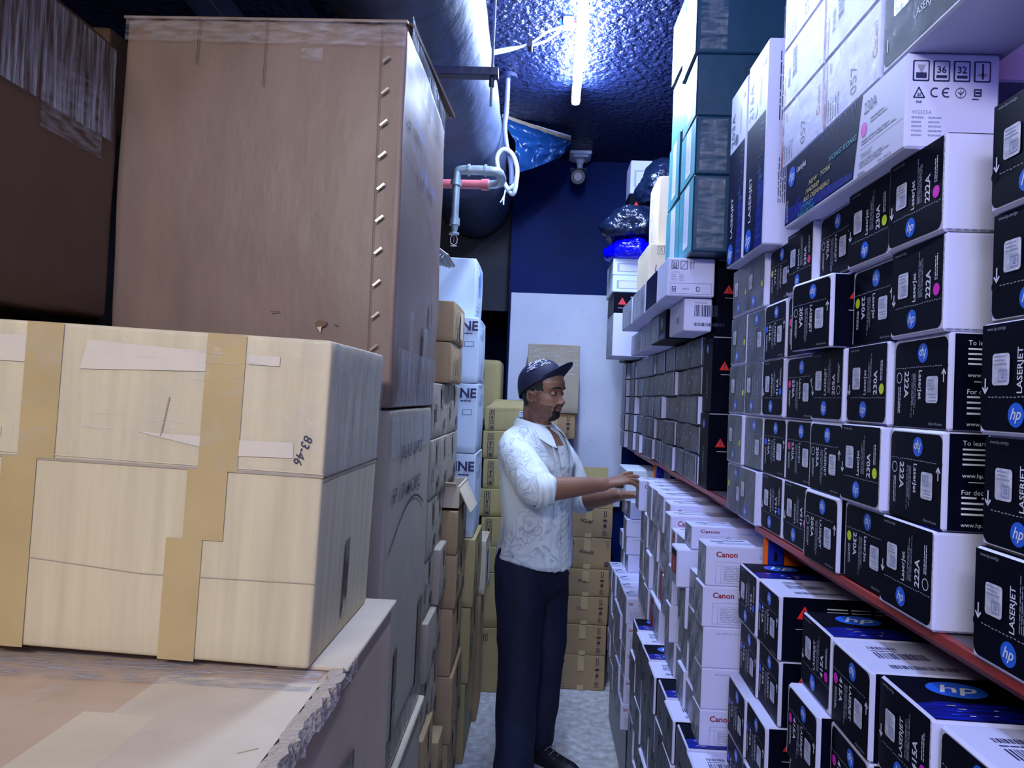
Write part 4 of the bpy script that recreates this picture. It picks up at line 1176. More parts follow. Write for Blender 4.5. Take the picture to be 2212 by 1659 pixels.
def hpc(word='', mk=True):
    def pf(fr, dx, dy, dz):
        g = fr['plus']; rr = random.Random(int(dy * 997 + dz * 331 + len(word)))
        if mk: g.disc(dy * .72, dz * .24, dz * .11, 'marker', 1, .9); g.text('hp', dy * .72, dz * .20, dz * .13, 'card_grey', 2, align='c', shear=.3)
        if word: g.text(word, dy * .38, dz * .48, dz * .16, 'marker', 2, shear=.12)
        g.rect(dy * .10, dz * .30, dy * .16, dz * .62, 'marker', 1) if rr.random() < .6 else None
        for k in range(5): g.rect(dy * .06, dz * (.15 + .14 * k), dy * .09, dz * (.21 + .14 * k), 'marker', 1)
        if rr.random() < .7: g.rect(dy * .45, dz * .60, dy * .60, dz * .99, 'tape_brown', 1)
    return pf
Gl = 'brown cartons stacked along the left side of the aisle'
k = 0
def lc(lab, x, y0, y1, z0, z1, m_='card_grey', word='', xl=.42, tp=None):
    global k; k += 1
    return carton('carton_box', lab, x - xl, x, y0, y1, z0, z1, m_, Gl, 0, hpc(word), tp, .0025, .006, k, n=6)
lc('brown carton marked in pen at the top left, right of the largest carton', -.340, 2.37, 2.755, 1.402, 1.585, 'card_grey', '745A', tp=[('plus', .10, .02, .14, .12, 'clear_tape', 'tape', 'clear tape')])
lc('brown carton marked in pen beside it, just before the white cartons', -.338, 2.760, 3.10, 1.402, 1.588, 'card_grey', '267')
for c_, (y0, y1) in enumerate(((2.365, 2.565), (2.57, 2.745))):
    for r, (z0, z1) in enumerate(((1.207, 1.400), (1.012, 1.205), (.817, 1.010), (.622, .815), ((.447, .620), (.372, .620))[c_])):
        x = -.340 + random.uniform(-.006, .006) + (.014 if (r, c_) in ((2, 1), (3, 0)) else 0)
        lc('brown carton, %s row down in the %s column past the tall handwritten carton' % (('second', 'third', 'fourth', 'fifth', 'sixth')[r], ('nearer', 'farther')[c_]), x, y0, y1, z0, z1, 'card_grey', ('7515', '', '75-07', '', '7516', '', '', '17', '', '')[r * 2 + c_],
           tp=[('plus', .10, .1, .13, .18, 'clear_tape', 'tape', 'clear tape')] if r == 1 else None)
lc('brown carton with a round stamp, second row down, nearest the white cartons', -.338, 2.75, 3.10, 1.207, 1.400, 'card_grey', '765')
for c_, (y0, y1, zz) in enumerate(((2.365, 2.60, (.443, .22, 0)), (2.605, 2.745, (.330, .165, 0)))):
    for r in range(2):
        lc('brown carton, cream top edge, %s of the %s low column left of floor' % (('upper', 'lower')[r], ('nearer', 'farther')[c_]), (-.326, -.306)[c_] + .004 * r, y0, y1, zz[r + 1] + (.002 if r == 0 else 0), zz[r], 'card_tan', '', .34)
for r, (z0, z1) in enumerate(((.952, 1.115), (.752, .950), (.502, .750), (.252, .500), (0, .250))):
    x = (-.285, -.283, -.290, -.280, -.288)[r]
    lc('brown carton with a dark front, %s of the column in front of the olive cartons' % ('topmost', 'second', 'third', 'fourth', 'lowest')[r], x, 2.76, 3.10, z0, z1, 'card_tan', '', .34)
# open box with flaps
m = MB()
m.box(-.17, .17, -.155, .155, 0, .004, 'card_inner')
for (a, b2, c2, d2) in ((-.17, .17, -.155, -.149), (-.17, .17, .149, .155), (-.17, -.164, -.149, .149), (.164, .17, -.149, .149)): m.box(a, b2, c2, d2, 0, .085, 'card_cream')
ob = m.build('open_box', None, (-.455, 2.93, 1.121)); tag(ob, 'small open box with cream flaps folded outwards, left of the aisle below the white cartons', 'box')
for pts in (((.165, -.15, .085), (.165, .15, .085), (.215, .15, -.02), (.215, -.15, -.01)), ((-.16, -.152, .085), (.16, -.152, .085), (.16, -.20, .105), (-.16, -.20, .105))):
    flap(ob, [Vector(p) + Vector(ob.location) for p in pts], 'card_cream', 'cream flap', .004)
carton('carton_box', 'upper of two plain brown cartons standing above the pen-marked ones', -.64, -.312, 2.60, 2.95, 1.7375, 1.882, 'card_tan', 'plain brown cartons above the pen-marked ones', prints=lambda fr, dx, dy, dz: (fr['plus'].rect(dy * .3, dz * .1, dy * .36, dz * .5, 'marker'), fr['plus'].rect(dy * .45, dz * .15, dy * .7, dz * .85, 'card_cream'), fr['plus'].lines(dy * .15, dz * .3, dy * .25, dz * .9, 3, 'marker', 1, .4, 2, True)))
carton('carton_box', 'lower of two plain brown cartons standing above the pen-marked ones', -.64, -.316, 2.60, 2.95, 1.5905, 1.7355, 'card_tan', 'plain brown cartons above the pen-marked ones', prints=lambda fr, dx, dy, dz: (fr['plus'].lines(dy * .2, dz * .2, dy * .8, dz * .8, 4, 'marker', 1, .25, 3, True)))
# grey slatted thing
m = MB(); m.box(-.03, .035, -.1, .1, 0, .012, 'grey_plastic', .002)
for q in range(6): m.box(-.03 + .01 * q, -.025 + .01 * q, -.1, .1, -.03 + .004 * q, 0, 'carton_white_cool')
tag(m.build('vent_tray', None, (-.352, 2.52, 2.02), (0, R(35), 0)), 'grey slatted plastic tray sticking out behind the largest carton', 'tray')
carton('storage_box', 'brown carton behind the largest carton, carrying the slatted tray', -.66, -.39, 2.45, 2.59, 1.59, 1.99, 'card_tan')
# white cartons column
def ne(fr, dx, dy, dz):
    f = fr['near']; f.text('MACHINE', dx - .004, dz * .80, .056, 'print_ink', 1, align='r', off=.03); f.lines(dx - .07, dz * .72, dx - .01, dz * .76, 1, 'print_ink'); f.frame(dx - .06, dz * .55, dx - .02, dz * .63, .002, 'print_ink')
    g = fr['plus']; g.lines(dy * .3, dz * .1, dy * .7, dz * .35, 6, 'print_grey', 1, .3, 3); g.barcode(dy * .2, dz * .75, dy * .7, dz * .85, 'print_grey')
Gw = 'tall white cartons at the far left'
carton('white_carton', 'big white carton standing on top of the white column at the far left', -.66, -.298, 3.22, 3.58, 1.885, 2.150, 'carton_white_cool', Gw, prints=lambda fr, dx, dy, dz: (fr['plus'].barcode(dy * .3, dz * .45, dy * .6, dz * .85, 'print_blue', 1, 20, 2, True), fr['plus'].lines(dy * .2, dz * .1, dy * .5, dz * .3, 3, 'print_grey')))
for r, (z0, z1) in enumerate(((1.602, 1.883), (1.302, 1.600), (.945, 1.300))):
    carton('white_carton', 'white printed carton in the far left column, %s below the biggest white one' % ('first', 'second', 'third')[r], -.66, -.268 + .004 * r, 3.15, 3.50, z0, z1, 'carton_white_cool', Gw, prints=ne)
for r, (z0, z1) in enumerate(((.655, .943), (.335, .653), (0, .333))):
    carton('olive_carton', 'olive brown carton, %s under the white column beside the bare floor' % ('first', 'second', 'third')[r], -.62, (-.245, -.252, -.262)[r], 3.13, 3.50, z0, z1, 'card_olive', 'olive cartons below the white column', prints=hpc('', r == 2))
carton('carton_box', 'small cream topped carton leaning beyond the olive ones', -.56, -.225, 3.54, 3.80, .60, .86, 'card_cream', prints=lambda fr, dx, dy, dz: fr['plus'].rect(dy * .3, dz * .1, dy * .8, dz * .9, 'print_white'))
carton('storage_box', 'brown carton on the floor under the cream topped carton', -.56, -.24, 3.54, 3.80, 0, .598, 'card_tan')

# ------------------------------------------------------------------ cartons in front of the back wall
def icons(f, u, v, s, n=3):
    for k_ in range(n):
        vv = v - k_ * s * 1.2
        f.frame(u, vv, u + s * .9, vv + s, s * .07, 'marker')
        if k_ == 0:
            for q in (.3, .6): f.stroke([(u + s * q, vv + s * .15), (u + s * q, vv + s * .8)], s * .09, 'marker'); f.poly([(u + s * (q - .12), vv + s * .6), (u + s * (q + .12), vv + s * .6), (u + s * q, vv + s * .88)], 'marker')
        elif k_ == 1:
            f.poly([(u + s * .25, vv + s * .85), (u + s * .65, vv + s * .85), (u + s * .5, vv + s * .45), (u + s * .4, vv + s * .45)], 'marker'); f.rect(u + s * .41, vv + s * .2, u + s * .49, vv + s * .5, 'marker'); f.rect(u + s * .28, vv + s * .14, u + s * .62, vv + s * .22, 'marker')
        else:
            f.rect(u + s * .2, vv + s * .15, u + s * .7, vv + s * .45, 'marker'); f.rect(u + s * .2, vv + s * .6, u + s * .7, vv + s * .66, 'marker')
def back_left(lbl=True, n=3, u0=.025):
    def pf(fr, dx, dy, dz):
        f = fr['near']; s = min(.036, dz * .25)
        icons(f, u0, dz * .92 - s, s, n)
        if lbl:
            f.rect(dx * .58, dz * .06, dx * .97, dz * .9, 'carton_white_bluelit', 2); f.lines(dx * .6, dz * .55, dx * .95, dz * .85, 3, 'print_ink', 3, .25, 2)
            f.barcode(dx * .64, dz * .35, dx * .9, dz * .45, 'print_ink', 3, 20, 2); f.lines(dx * .6, dz * .1, dx * .9, dz * .3, 3, 'print_grey', 3, .25, 5)
    return pf
Gb = 'olive cartons stacked in front of the back wall behind the person'
tops = [1.512, 1.368, 1.221, 1.063, .917, .759, .622, .335, 0]
for i in range(8):
    j = (0, -.004, .003, -.01, .004, -.003, .002, .006)[i]
    carton('olive_carton', 'olive carton with handling icons, %s from top, stack left of the person' % ORD[i + 1], -.283 + j, .03 + j, 3.90, 4.20, tops[i + 1] + .001, tops[i] - .001 - (.02 if i == 0 else 0), 'card_olive', Gb, prints=back_left(i in (0, 2, 3, 4, 5, 6, 7), 3 if i < 5 else 2 if i == 5 else 1), n=5, seed=i)
tp_ = [o for o in C.objects if o.get('label', '').startswith('olive carton with handling icons, first')][0]
flap(tp_, [(-.283, 3.90, 1.490), (-.21, 3.95, 1.530), (-.03, 3.95, 1.525), (.03, 3.90, 1.492)], 'card_olive', 'raised flap', .003)
flap(tp_, [(-.283, 4.19, 1.490), (-.25, 4.24, 1.535), (.0, 4.24, 1.530), (.03, 4.19, 1.492)], 'card_olive', 'raised flap', .003)
def back_right(word, inv=False, mk=True):
    def pf(fr, dx, dy, dz):
        f = fr['near']
        a = f if not inv else fr['near'].mb.face(f.p(dx, dz, 0), -f.U, -f.V)
        a.disc(.022, dz * .82, .013, 'marker', 1); a.text('hp', .022, dz * .79, .015, 'card_tan', 2, align='c', shear=.3)
        u = dx - .045
        a.stroke([(u, dz * .93), (u, dz * .78)], .0035, 'marker'); a.stroke([(u + .01, dz * .93), (u + .01, dz * .78)], .0035, 'marker'); a.rect(u - .004, dz * .74, u + .014, dz * .76, 'marker')
        a.rect(u - .006, dz * .58, u + .016, dz * .64, 'marker'); a.poly([(u - .006, dz * .40), (u + .005, dz * .52), (u + .016, dz * .40)], 'marker'); a.stroke([(u + .004, dz * .44), (u, dz * .30)], .002, 'marker')
        a.frame(u - .006, dz * .10, u + .014, dz * .25, .002, 'marker'); a.lines(u - .003, dz * .12, u + .011, dz * .23, 3, 'marker')
        a.frame(.014, dz * .22, .022, dz * .3, .0014, 'marker'); a.ring(.018, dz * .16, .005, .0012, 'marker'); a.lines(.01, dz * .05, .05, dz * .08, 1, 'marker')
        if word: f.text(word, dx * .32, dz * .55, .022, 'marker', 2, rot=-8, shear=.1, off=.01)
        f.rect(dx * .42, dz * .55, dx * .56, dz * .998, 'tape_tan', .6); f.rect(dx * .42, .002, dx * .56, dz * .16, 'tape_tan', .6)
    return pf
tops = [.972, .812, .645, .499, .348, .186, 0]
words = ['PCS 87', 'ALB 50P', '43 m', '131', '', '']
for i in range(6):
    j = (0, -.002, -.004, -.006, -.010, -.012)[i]
    carton('brown_carton', 'brown carton with printed icons, %s from top, stack right of the person' % ORD[i + 1] if i != 1 else 'brown carton stacked upside down, second in the stack right of the person',
           .168 + j, .418 + j, 4.0, 4.28, tops[i + 1] + .0008, tops[i] - .0008, 'card_tan', 'brown cartons in front of the back wall', prints=back_right(words[i], i == 1), n=5, seed=20 + i, bulge=.002)
m = MB()
for (a, b2, c2, d2) in ((-.125, .125, -.14, -.134), (-.125, .125, .134, .14), (-.125, -.119, -.134, .134), (.119, .125, -.134, .134), (-.119, .119, -.134, .134)):
    m.box(a, b2, c2, d2, 0, .09 if (b2 - a, d2 - c2) != (.238, .268) else .004, 'card_tan')
ob = m.build('open_carton', None, (.293, 4.14, .973)); tag(ob, 'open brown carton, rear flap up, topping the stack right of the person', 'box')
flap(ob, [Vector(p) + Vector(ob.location) for p in ((-.12, .14, .085), (.12, .14, .085), (.122, .17, .19), (-.12, .17, .19))], 'card_olive', 'raised olive flap', .004)
carton('storage_box', 'tan carton at floor level seen between the legs and the brown stack', -.0 + .042, .150, 4.05, 4.29, 0, .42, 'card_tan')
carton('storage_box', 'tan carton standing behind the person under the taped carton', -.04, .155, 4.30, 4.56, 0, 1.318, 'card_tan')
carton('brown_carton', 'brown carton with dark marks right below the taped carton', -.02, .212, 4.30, 4.56, 1.3195, 1.466, 'card_tan', prints=back_right(''))
carton('taped_carton', 'grey-tan carton wrapped in shiny clear tape, behind the cap of the person', -.074, .224, 4.28, 4.56, 1.4675, 1.862, 'card_grey', prints=None,
       tape=[('near', .005, .22, .292, .38, 'clear_tape', 'tape', 'shiny clear tape'), ('near', .0, .25, .296, .29, 'stretch_film', 'tape', 'crumpled shiny tape band')])
carton('carton_can', 'tall yellow-tan carton with sloping shoulders at the far left', -.352, -.222, 4.25, 4.50, 1.40, 1.76, 'card_olive', r=.03, bulge=.002, prints=lambda fr, dx, dy, dz: fr['near'].frame(.01, dz * .7, .03, dz * .85, .002, 'marker'))
carton('storage_box', 'dark carton under the yellow-tan one', -.41, -.295, 4.22, 4.50, 0, 1.398, 'card_dark')

# ------------------------------------------------------------------ things on the ceiling
m = MB()
lt = MB(); lt.tube([(.094, 2.30, 2.962), (.116, 3.49, 2.962)], .0185, 'lamp_tube', 14)
root = empty('tube_lamp', (.105, 2.9, 3.04), 'single glowing fluorescent tube on the dark ceiling', 'lamp')
o = lt.build('glass_tube', root); o.location = -Vector(root.location)
hb = MB(); hb.box(-.012, .012, -.60, .60, -.040, -.001, 'plastic_white', .004)
for s in (-1, 1): hb.box(-.02, .02, s * .60 - .012, s * .60 + .012, -.09, -.001, 'plastic_white', .004)
hb.build('housing', root, rot=(0, 0, R(-1.06)))

# duct
m = MB(); N = 40; P = []; F = []
seg = 46
for i in range(seg + 1):
    y = .2 + 4.5 * i / seg
    for k_ in range(N):
        a = 2 * math.pi * k_ / N
        r_ = .235 + .006 * noise.noise(Vector((math.cos(a) * 1.5, math.sin(a) * 1.5, y * 5)))
        P.append((-.458 + r_ * math.cos(a), y, 2.797 + r_ * math.sin(a)))
for i in range(seg):
    for k_ in range(N):
        a = i * N + k_; b_ = i * N + (k_ + 1) % N; F.append((a, a + N, b_ + N, b_))
m.add(P, F, 'duct_wrap', True)
m.add([P[i] for i in range(N)], [tuple(range(N))], 'duct_wrap'); m.add([P[seg * N + i] for i in range(N)], [tuple(range(N - 1, -1, -1))], 'duct_wrap')
tag(m.build('air_duct'), 'long round grey-wrapped air duct hanging under the ceiling above the left stacks', 'duct')
root = empty('duct_hanger', (-.4, 2.25, 2.56), 'dark steel hanger bar under the duct with a threaded rod', 'hanger')
m = MB(); m.box(-.80, -.165, 2.235, 2.275, 2.528, 2.554, 'navy_paint', .002); o = m.build('bar', root); o.location = -root.location
m = MB(); m.tube([(-.185, 2.255, 2.44), (-.185, 2.255, 3.03)], .0042, 'conduit_grey', 8); m.tube([(-.185, 2.255, 2.50), (-.185, 2.255, 2.524)], .009, 'navy_paint', 6); o = m.build('threaded_rod', root); o.location = -root.location
m = MB(); m.box(-1.34, -1.24, 2.3, 4.6, 2.93, 3.035, 'duct_wrap', .004); tag(m.build('ceiling_beam'), 'pale beam on the ceiling above the large cartons', 'beam')
m = MB(); m.box(-.95, -.90, 1.9, 4.6, 2.96, 3.035, 'navy_paint', .004); tag(m.build('ceiling_channel'), 'dark channel on the ceiling behind the largest carton', 'beam')
m = MB()
def cable(pts, r, mat_, sub=6):
    out = []; P_ = [Vector(p) for p in pts]
    for i in range(len(P_) - 1):
        p0 = P_[max(i - 1, 0)]; p1 = P_[i]; p2 = P_[i + 1]; p3 = P_[min(i + 2, len(P_) - 1)]
        for s in range(sub):
            t = s / sub
            out.append(.5 * ((2 * p1) + (-p0 + p2) * t + (2 * p0 - 5 * p1 + 4 * p2 - p3) * t * t + (-p0 + 3 * p1 - 3 * p2 + p3) * t ** 3))
    out.append(P_[-1]); m.tube(out, r, mat_, 8)
cable([(-.262, 3.0, 2.945), (-.18, 2.99, 2.96), (-.09, 2.97, 2.985), (-.03, 2.93, 3.008), (.03, 2.90, 3.018)], .0055, 'cable_white')
cable([(-.272, 3.01, 2.96), (-.18, 3.0, 2.975), (-.09, 3.0, 2.988), (-.02, 2.96, 2.995), (.03, 2.90, 3.015)], .0055, 'cable_white')
m.box(-.105, -.085, 2.96, 3.01, 2.965, 3.0, 'plastic_dark', .002)
tag(m.build('power_cable'), 'pair of white cables running along the ceiling to the tube lamp', 'cable')
m = MB(); m.box(-.018, .022, -.03, .03, -.03, 0, 'plastic_white', .004); m.box(.022, .034, -.008, .008, -.02, -.008, 'print_red', .002); m.box(-.03, -.018, -.01, .01, -.02, -.008, 'print_blue', .002)
tag(m.build('connector_block', None, (.052, 2.885, 3.0395)), 'small white connector block on the ceiling beside the lamp', 'connector')
# hanging conduit with coiled white end
root = empty('hanging_conduit', (-.19, 3.4, 2.95), 'grey conduit hanging from the ceiling ending in a knotted white cable loop', 'conduit')
m = MB(); cable([(-.205, 3.4, 3.035), (-.205, 3.4, 2.88), (-.21, 3.4, 2.80), (-.20, 3.4, 2.72), (-.175, 3.4, 2.62), (-.168, 3.4, 2.53)], .0115, 'conduit_grey'); o = m.build('conduit', root); o.location = -root.location
m = MB(); cable([(-.185, 3.385, 2.50), (-.15, 3.38, 2.53), (-.145, 3.38, 2.60), (-.17, 3.38, 2.665), (-.21, 3.38, 2.685), (-.238, 3.385, 2.655), (-.232, 3.385, 2.60), (-.20, 3.39, 2.53), (-.165, 3.39, 2.485), (-.15, 3.38, 2.50), (-.145, 3.375, 2.56)], .011, 'cable_white'); o = m.build('cable_loop', root); o.location = -root.location
m = MB(); cable([(-.19, 3.385, 2.50), (-.205, 3.385, 2.46), (-.215, 3.38, 2.44)], .0035, 'cable_white'); cable([(-.195, 3.385, 2.50), (-.20, 3.385, 2.455), (-.20, 3.38, 2.43)], .0035, 'plastic_white'); o = m.build('wire_ends', root); o.location = -root.location
m = MB(); m.tube([(-.205, 3.4, 3.022), (-.205, 3.4, 3.039)], .045, 'navy_paint', 16); o = m.build('ceiling_plate', root); o.location = -root.location
# sprinkler
root = empty('sprinkler_pipe', (-.36, 2.9, 2.42), 'grey galvanised sprinkler pipe bending down from a red pipe', 'pipe')
m = MB(); cable([(-.243, 3.06, 2.428), (-.205, 3.04, 2.428), (-.188, 2.98, 2.430), (-.20, 2.91, 2.435), (-.25, 2.9, 2.438), (-.30, 2.9, 2.438)], .019, 'galvanised')
cable([(-.30, 2.9, 2.438), (-.335, 2.9, 2.438), (-.358, 2.9, 2.43), (-.362, 2.9, 2.40), (-.362, 2.9, 2.38)], .0185, 'galvanised')
m.tube([(-.362, 2.9, 2.39), (-.362, 2.9, 2.225)], .0155, 'galvanised', 14)
for (a, b_, r_) in (((-.318, 2.9, 2.438), (-.308, 2.9, 2.438), .024), ((-.252, 2.9, 2.438), (-.242, 2.9, 2.438), .024), ((-.362, 2.9, 2.395), (-.362, 2.9, 2.375), .022), ((-.362, 2.9, 2.245), (-.362, 2.9, 2.218), .021)): m.tube([a, b_], r_, 'galvanised', 12)
o = m.build('pipe', root); o.location = -root.location
m = MB(); m.tube([(-3.1, 3.12, 2.428), (-.25, 3.06, 2.428)], .019, 'pipe_red', 14); m.tube([(-.275, 3.063, 2.428), (-.245, 3.059, 2.428)], .024, 'pipe_red', 14); o = m.build('feed_pipe', root); o.location = -root.location; o['label'] = 'red painted feed pipe'
m = MB(); m.tube([(-.362, 2.9, 2.218), (-.362, 2.9, 2.19)], [.018, .012], 'galvanised', 6); m.tube([(-.362, 2.9, 2.188), (-.362, 2.9, 2.182)], .021, 'galvanised', 14)
for s in (-1, 1): m.tube([(-.362 + s * .006, 2.9, 2.182), (-.362 + s * .014, 2.9, 2.165), (-.362 + s * .012, 2.9, 2.148), (-.362, 2.9, 2.138)], .0022, 'staple', 6)
m.tube([(-.362, 2.9, 2.139), (-.362, 2.9, 2.136)], .014, 'brass', 14); m.tube([(-.362, 2.9, 2.18), (-.362, 2.9, 2.15)], .002, 'pipe_red', 6)
o = m.build('sprinkler_head', root); o.location = -root.location
# blue sheet and wooden frame
root = empty('sheeted_hatch', (-.06, 3.9, 2.98), 'wooden framed ceiling hatch trailing a crumpled blue plastic sheet', 'hatch')
m = MB(); a = Vector((-.26, 3.86, 3.02)); b_ = Vector((.11, 4.02, 2.96))
m.tube([a, b_], .016, 'wood', 4, smooth=False); m.tube([a + Vector((0, .05, .01)), b_ + Vector((0, .05, .03))], .016, 'plastic_white', 4, smooth=False)
o = m.build('timber', root); o.location = -root.location
m = MB(); P = []; F = []; nu, nv = 44, 26
for i in range(nu + 1):
    for j in range(nv + 1):
        u, v = i / nu, j / nv
        top = a.lerp(b_, u) + Vector((.0, -.01, -.012))
        drop = (.25 * (1 - u) ** .8 + .045) * (1 if u < .95 else .7)
        sway = .05 * math.sin(v * 2.4) * (1 - u)
        q = top + Vector((.06 * v * (1 - u) + sway, -.02 - .05 * math.sin(v * 3.1), -drop * v))
        w_ = noise.noise(Vector((u * 6, v * 5, 1))) * .03 + noise.noise(Vector((u * 16, v * 14, 3))) * .012
        P.append(q + Vector((w_ * .4, w_ * 1.2, w_ * .5)))
for i in range(nu):
    for j in range(nv): q = i * (nv + 1) + j; F.append((q, q + 1, q + nv + 2, q + nv + 1))
m.add(P, F, 'sheet_blue', True); o = m.build('plastic_sheet', root); o.location = -root.location; o['label'] = 'crumpled blue plastic sheet'
# camera
root = empty('security_camera', (.19, 4.50, 3.04), 'white and black security camera on a square bracket at the back of the ceiling', 'camera')
m = MB(); m.box(-.066, .066, -.10, .06, -.022, -.001, 'plastic_white', .006); m.box(-.05, .05, -.08, .045, -.034, -.022, 'plastic_white', .006); m.build('bracket', root)
m = MB(); m.tube([(0, 0, -.03), (0, 0, -.055), (0, 0, -.085)], [.034, .02, .017], 'plastic_white', 16); m.tube([(0, 0, -.085), (-.004, -.02, -.12)], [.019, .019], 'plastic_white', 12); m.build('arm', root)
m = MB(); m.tube([(-.005, .10, -.118), (-.012, -.10, -.165), (-.014, -.125, -.171)], [.042, .044, .042], 'plastic_dark', 20); m.tube([(-.0142, -.125, -.171), (-.0146, -.130, -.172)], [.026, .024], 'grey_plastic', 16)
m.add([(-.05, .10, -.085), (.04, .10, -.085), (.036, -.15, -.128), (-.064, -.15, -.128)], [(0, 1, 2, 3)], 'plastic_white'); m.build('camera_body', root)['label'] = 'black camera body under a white hood'
# ------------------------------------------------------------------ the person
mat('skin', (0.27, 0.135, 0.085), 0.42, noise_amt=0.12, nscale=14, bump=0.05, bscale=120)
mat('skin_lip', (0.30, 0.11, 0.095), 0.4)
mat('stubble', (0.175, 0.088, 0.062), 0.6, noise_amt=0.3, nscale=220)
mat('hair_black', (0.008, 0.007, 0.008), 0.6, noise_amt=0.3, nscale=200, bump=0.4, bscale=300)
mat('eye_white', (0.45, 0.42, 0.42), 0.2)
mat('eye_iris', (0.010, 0.006, 0.005), 0.1)
mat('nail', (0.34, 0.20, 0.17), 0.3)
mat('denim', (0.004, 0.010, 0.050), 0.75, noise_amt=0.5, nscale=7, bump=0.25, bscale=16, bdist=0.02)
mat('denim_thread', (0.10, 0.14, 0.30), 0.7)
mat('cap_navy', (0.004, 0.008, 0.040), 0.7, bump=0.1, bscale=200)
mat('shoe_black', (0.006, 0.007, 0.016), 0.5, bump=0.2, bscale=60)
mat('shoe_sole', (0.38, 0.42, 0.50), 0.5)
# printed shirt: pale ground with softly drawn grey figures
def shirt_mat():
    m = bpy.data.materials.new('shirt_print'); m.use_nodes = True; nt = m.node_tree; b_ = nt.nodes['Principled BSDF']
    b_.inputs['Roughness'].default_value = 0.62; b_.inputs['Specular IOR Level'].default_value = .3
    tc = nt.nodes.new('ShaderNodeTexCoord')
    n0 = nt.nodes.new('ShaderNodeTexNoise'); n0.inputs['Scale'].default_value = 9; n0.inputs['Detail'].default_value = 1
    mx = nt.nodes.new('ShaderNodeVectorMath'); mx.operation = 'MULTIPLY_ADD'; mx.inputs[1].default_value = (.16, .16, .16)
    nt.links.new(tc.outputs['Object'], n0.inputs['Vector']); nt.links.new(n0.outputs['Color'], mx.inputs[0]); nt.links.new(tc.outputs['Object'], mx.inputs[2])
    v = nt.nodes.new('ShaderNodeTexNoise'); v.inputs['Scale'].default_value = 8; v.inputs['Detail'].default_value = 1.2; v.inputs['Distortion'].default_value = 2.2
    nt.links.new(mx.outputs[0], v.inputs['Vector'])
    r1 = nt.nodes.new('ShaderNodeValToRGB'); e = r1.color_ramp.elements
    pale = (.74, .82, .84, 1); g1 = (.44, .50, .58, 1); g2 = (.54, .61, .67, 1)
    e[0].position = .40; e[0].color = pale; e[1].position = .42; e[1].color = g1
    for q_, c_ in ((.455, g2), (.465, pale), (.52, pale), (.53, g2), (.56, g1), (.575, pale)):
        x = e.new(q_); x.color = c_
    nt.links.new(v.outputs['Fac'], r1.inputs[0])
    n2 = nt.nodes.new('ShaderNodeTexNoise'); n2.inputs['Scale'].default_value = 5.5; nt.links.new(tc.outputs['Object'], n2.inputs['Vector'])
    mr = nt.nodes.new('ShaderNodeMapRange'); mr.inputs[1].default_value = .42; mr.inputs[2].default_value = .56; nt.links.new(n2.outputs['Fac'], mr.inputs[0])
    mixn = nt.nodes.new('ShaderNodeMix'); mixn.data_type = 'RGBA'; mixn.inputs[6].default_value = (.74, .82, .84, 1)
    nt.links.new(mr.outputs[0], mixn.inputs[0]); nt.links.new(r1.outputs[0], mixn.inputs[7]); nt.links.new(mixn.outputs[2], b_.inputs['Base Color'])
    n3 = nt.nodes.new('ShaderNodeTexNoise'); n3.inputs['Scale'].default_value = 17; mp = nt.nodes.new('ShaderNodeMapping'); mp.inputs['Scale'].default_value = (1, 1, .35)
    nt.links.new(tc.outputs['Object'], mp.inputs[0]); nt.links.new(mp.outputs[0], n3.inputs['Vector'])
    bp = nt.nodes.new('ShaderNodeBump'); bp.inputs['Strength'].default_value = .5; bp.inputs['Distance'].default_value = .03
    nt.links.new(n3.outputs['Fac'], bp.inputs['Height']); nt.links.new(bp.outputs[0], b_.inputs['Normal'])
    MATS['shirt_print'] = m
shirt_mat()
mat('shirt_plain', (0.73, 0.81, 0.83), 0.6, bump=0.25, bscale=25, bdist=.02)

def lerp_tab(tab, x):
    if x <= tab[0][0]: return tab[0][1]
    for (a, b_), (c_, d_) in zip(tab[:-1], tab[1:]):
        if x <= c_:
            t = (x - a) / (c_ - a); t = t * t * (3 - 2 * t) if False else t
            return b_ + (d_ - b_) * t
    return tab[-1][1]

def remesh(b_, name, voxel, parent, smooth_it=2):
    o = b_.build(name + '_src')
    md = o.modifiers.new('r', 'REMESH'); md.mode = 'VOXEL'; md.voxel_size = voxel; md.use_smooth_shade = True
    sm = o.modifiers.new('s', 'SMOOTH'); sm.factor = .5; sm.iterations = smooth_it
    dg = bpy.context.evaluated_depsgraph_get(); dg.update()
    me = bpy.data.meshes.new_from_object(o.evaluated_get(dg)); me.name = name
    old = o.data; bpy.data.objects.remove(o); bpy.data.meshes.remove(old)
    r = bpy.data.objects.new(name, me); C.objects.link(r)
    for p in me.polygons: p.use_smooth = True
    if parent: r.parent = parent; r.location = -Vector(parent.location)
    return r
def setmats(o, names, fn):
    me = o.data; me.materials.clear()
    for n in names: me.materials.append(MATS[n])
    for p in me.polygons: p.material_index = fn(p.center)

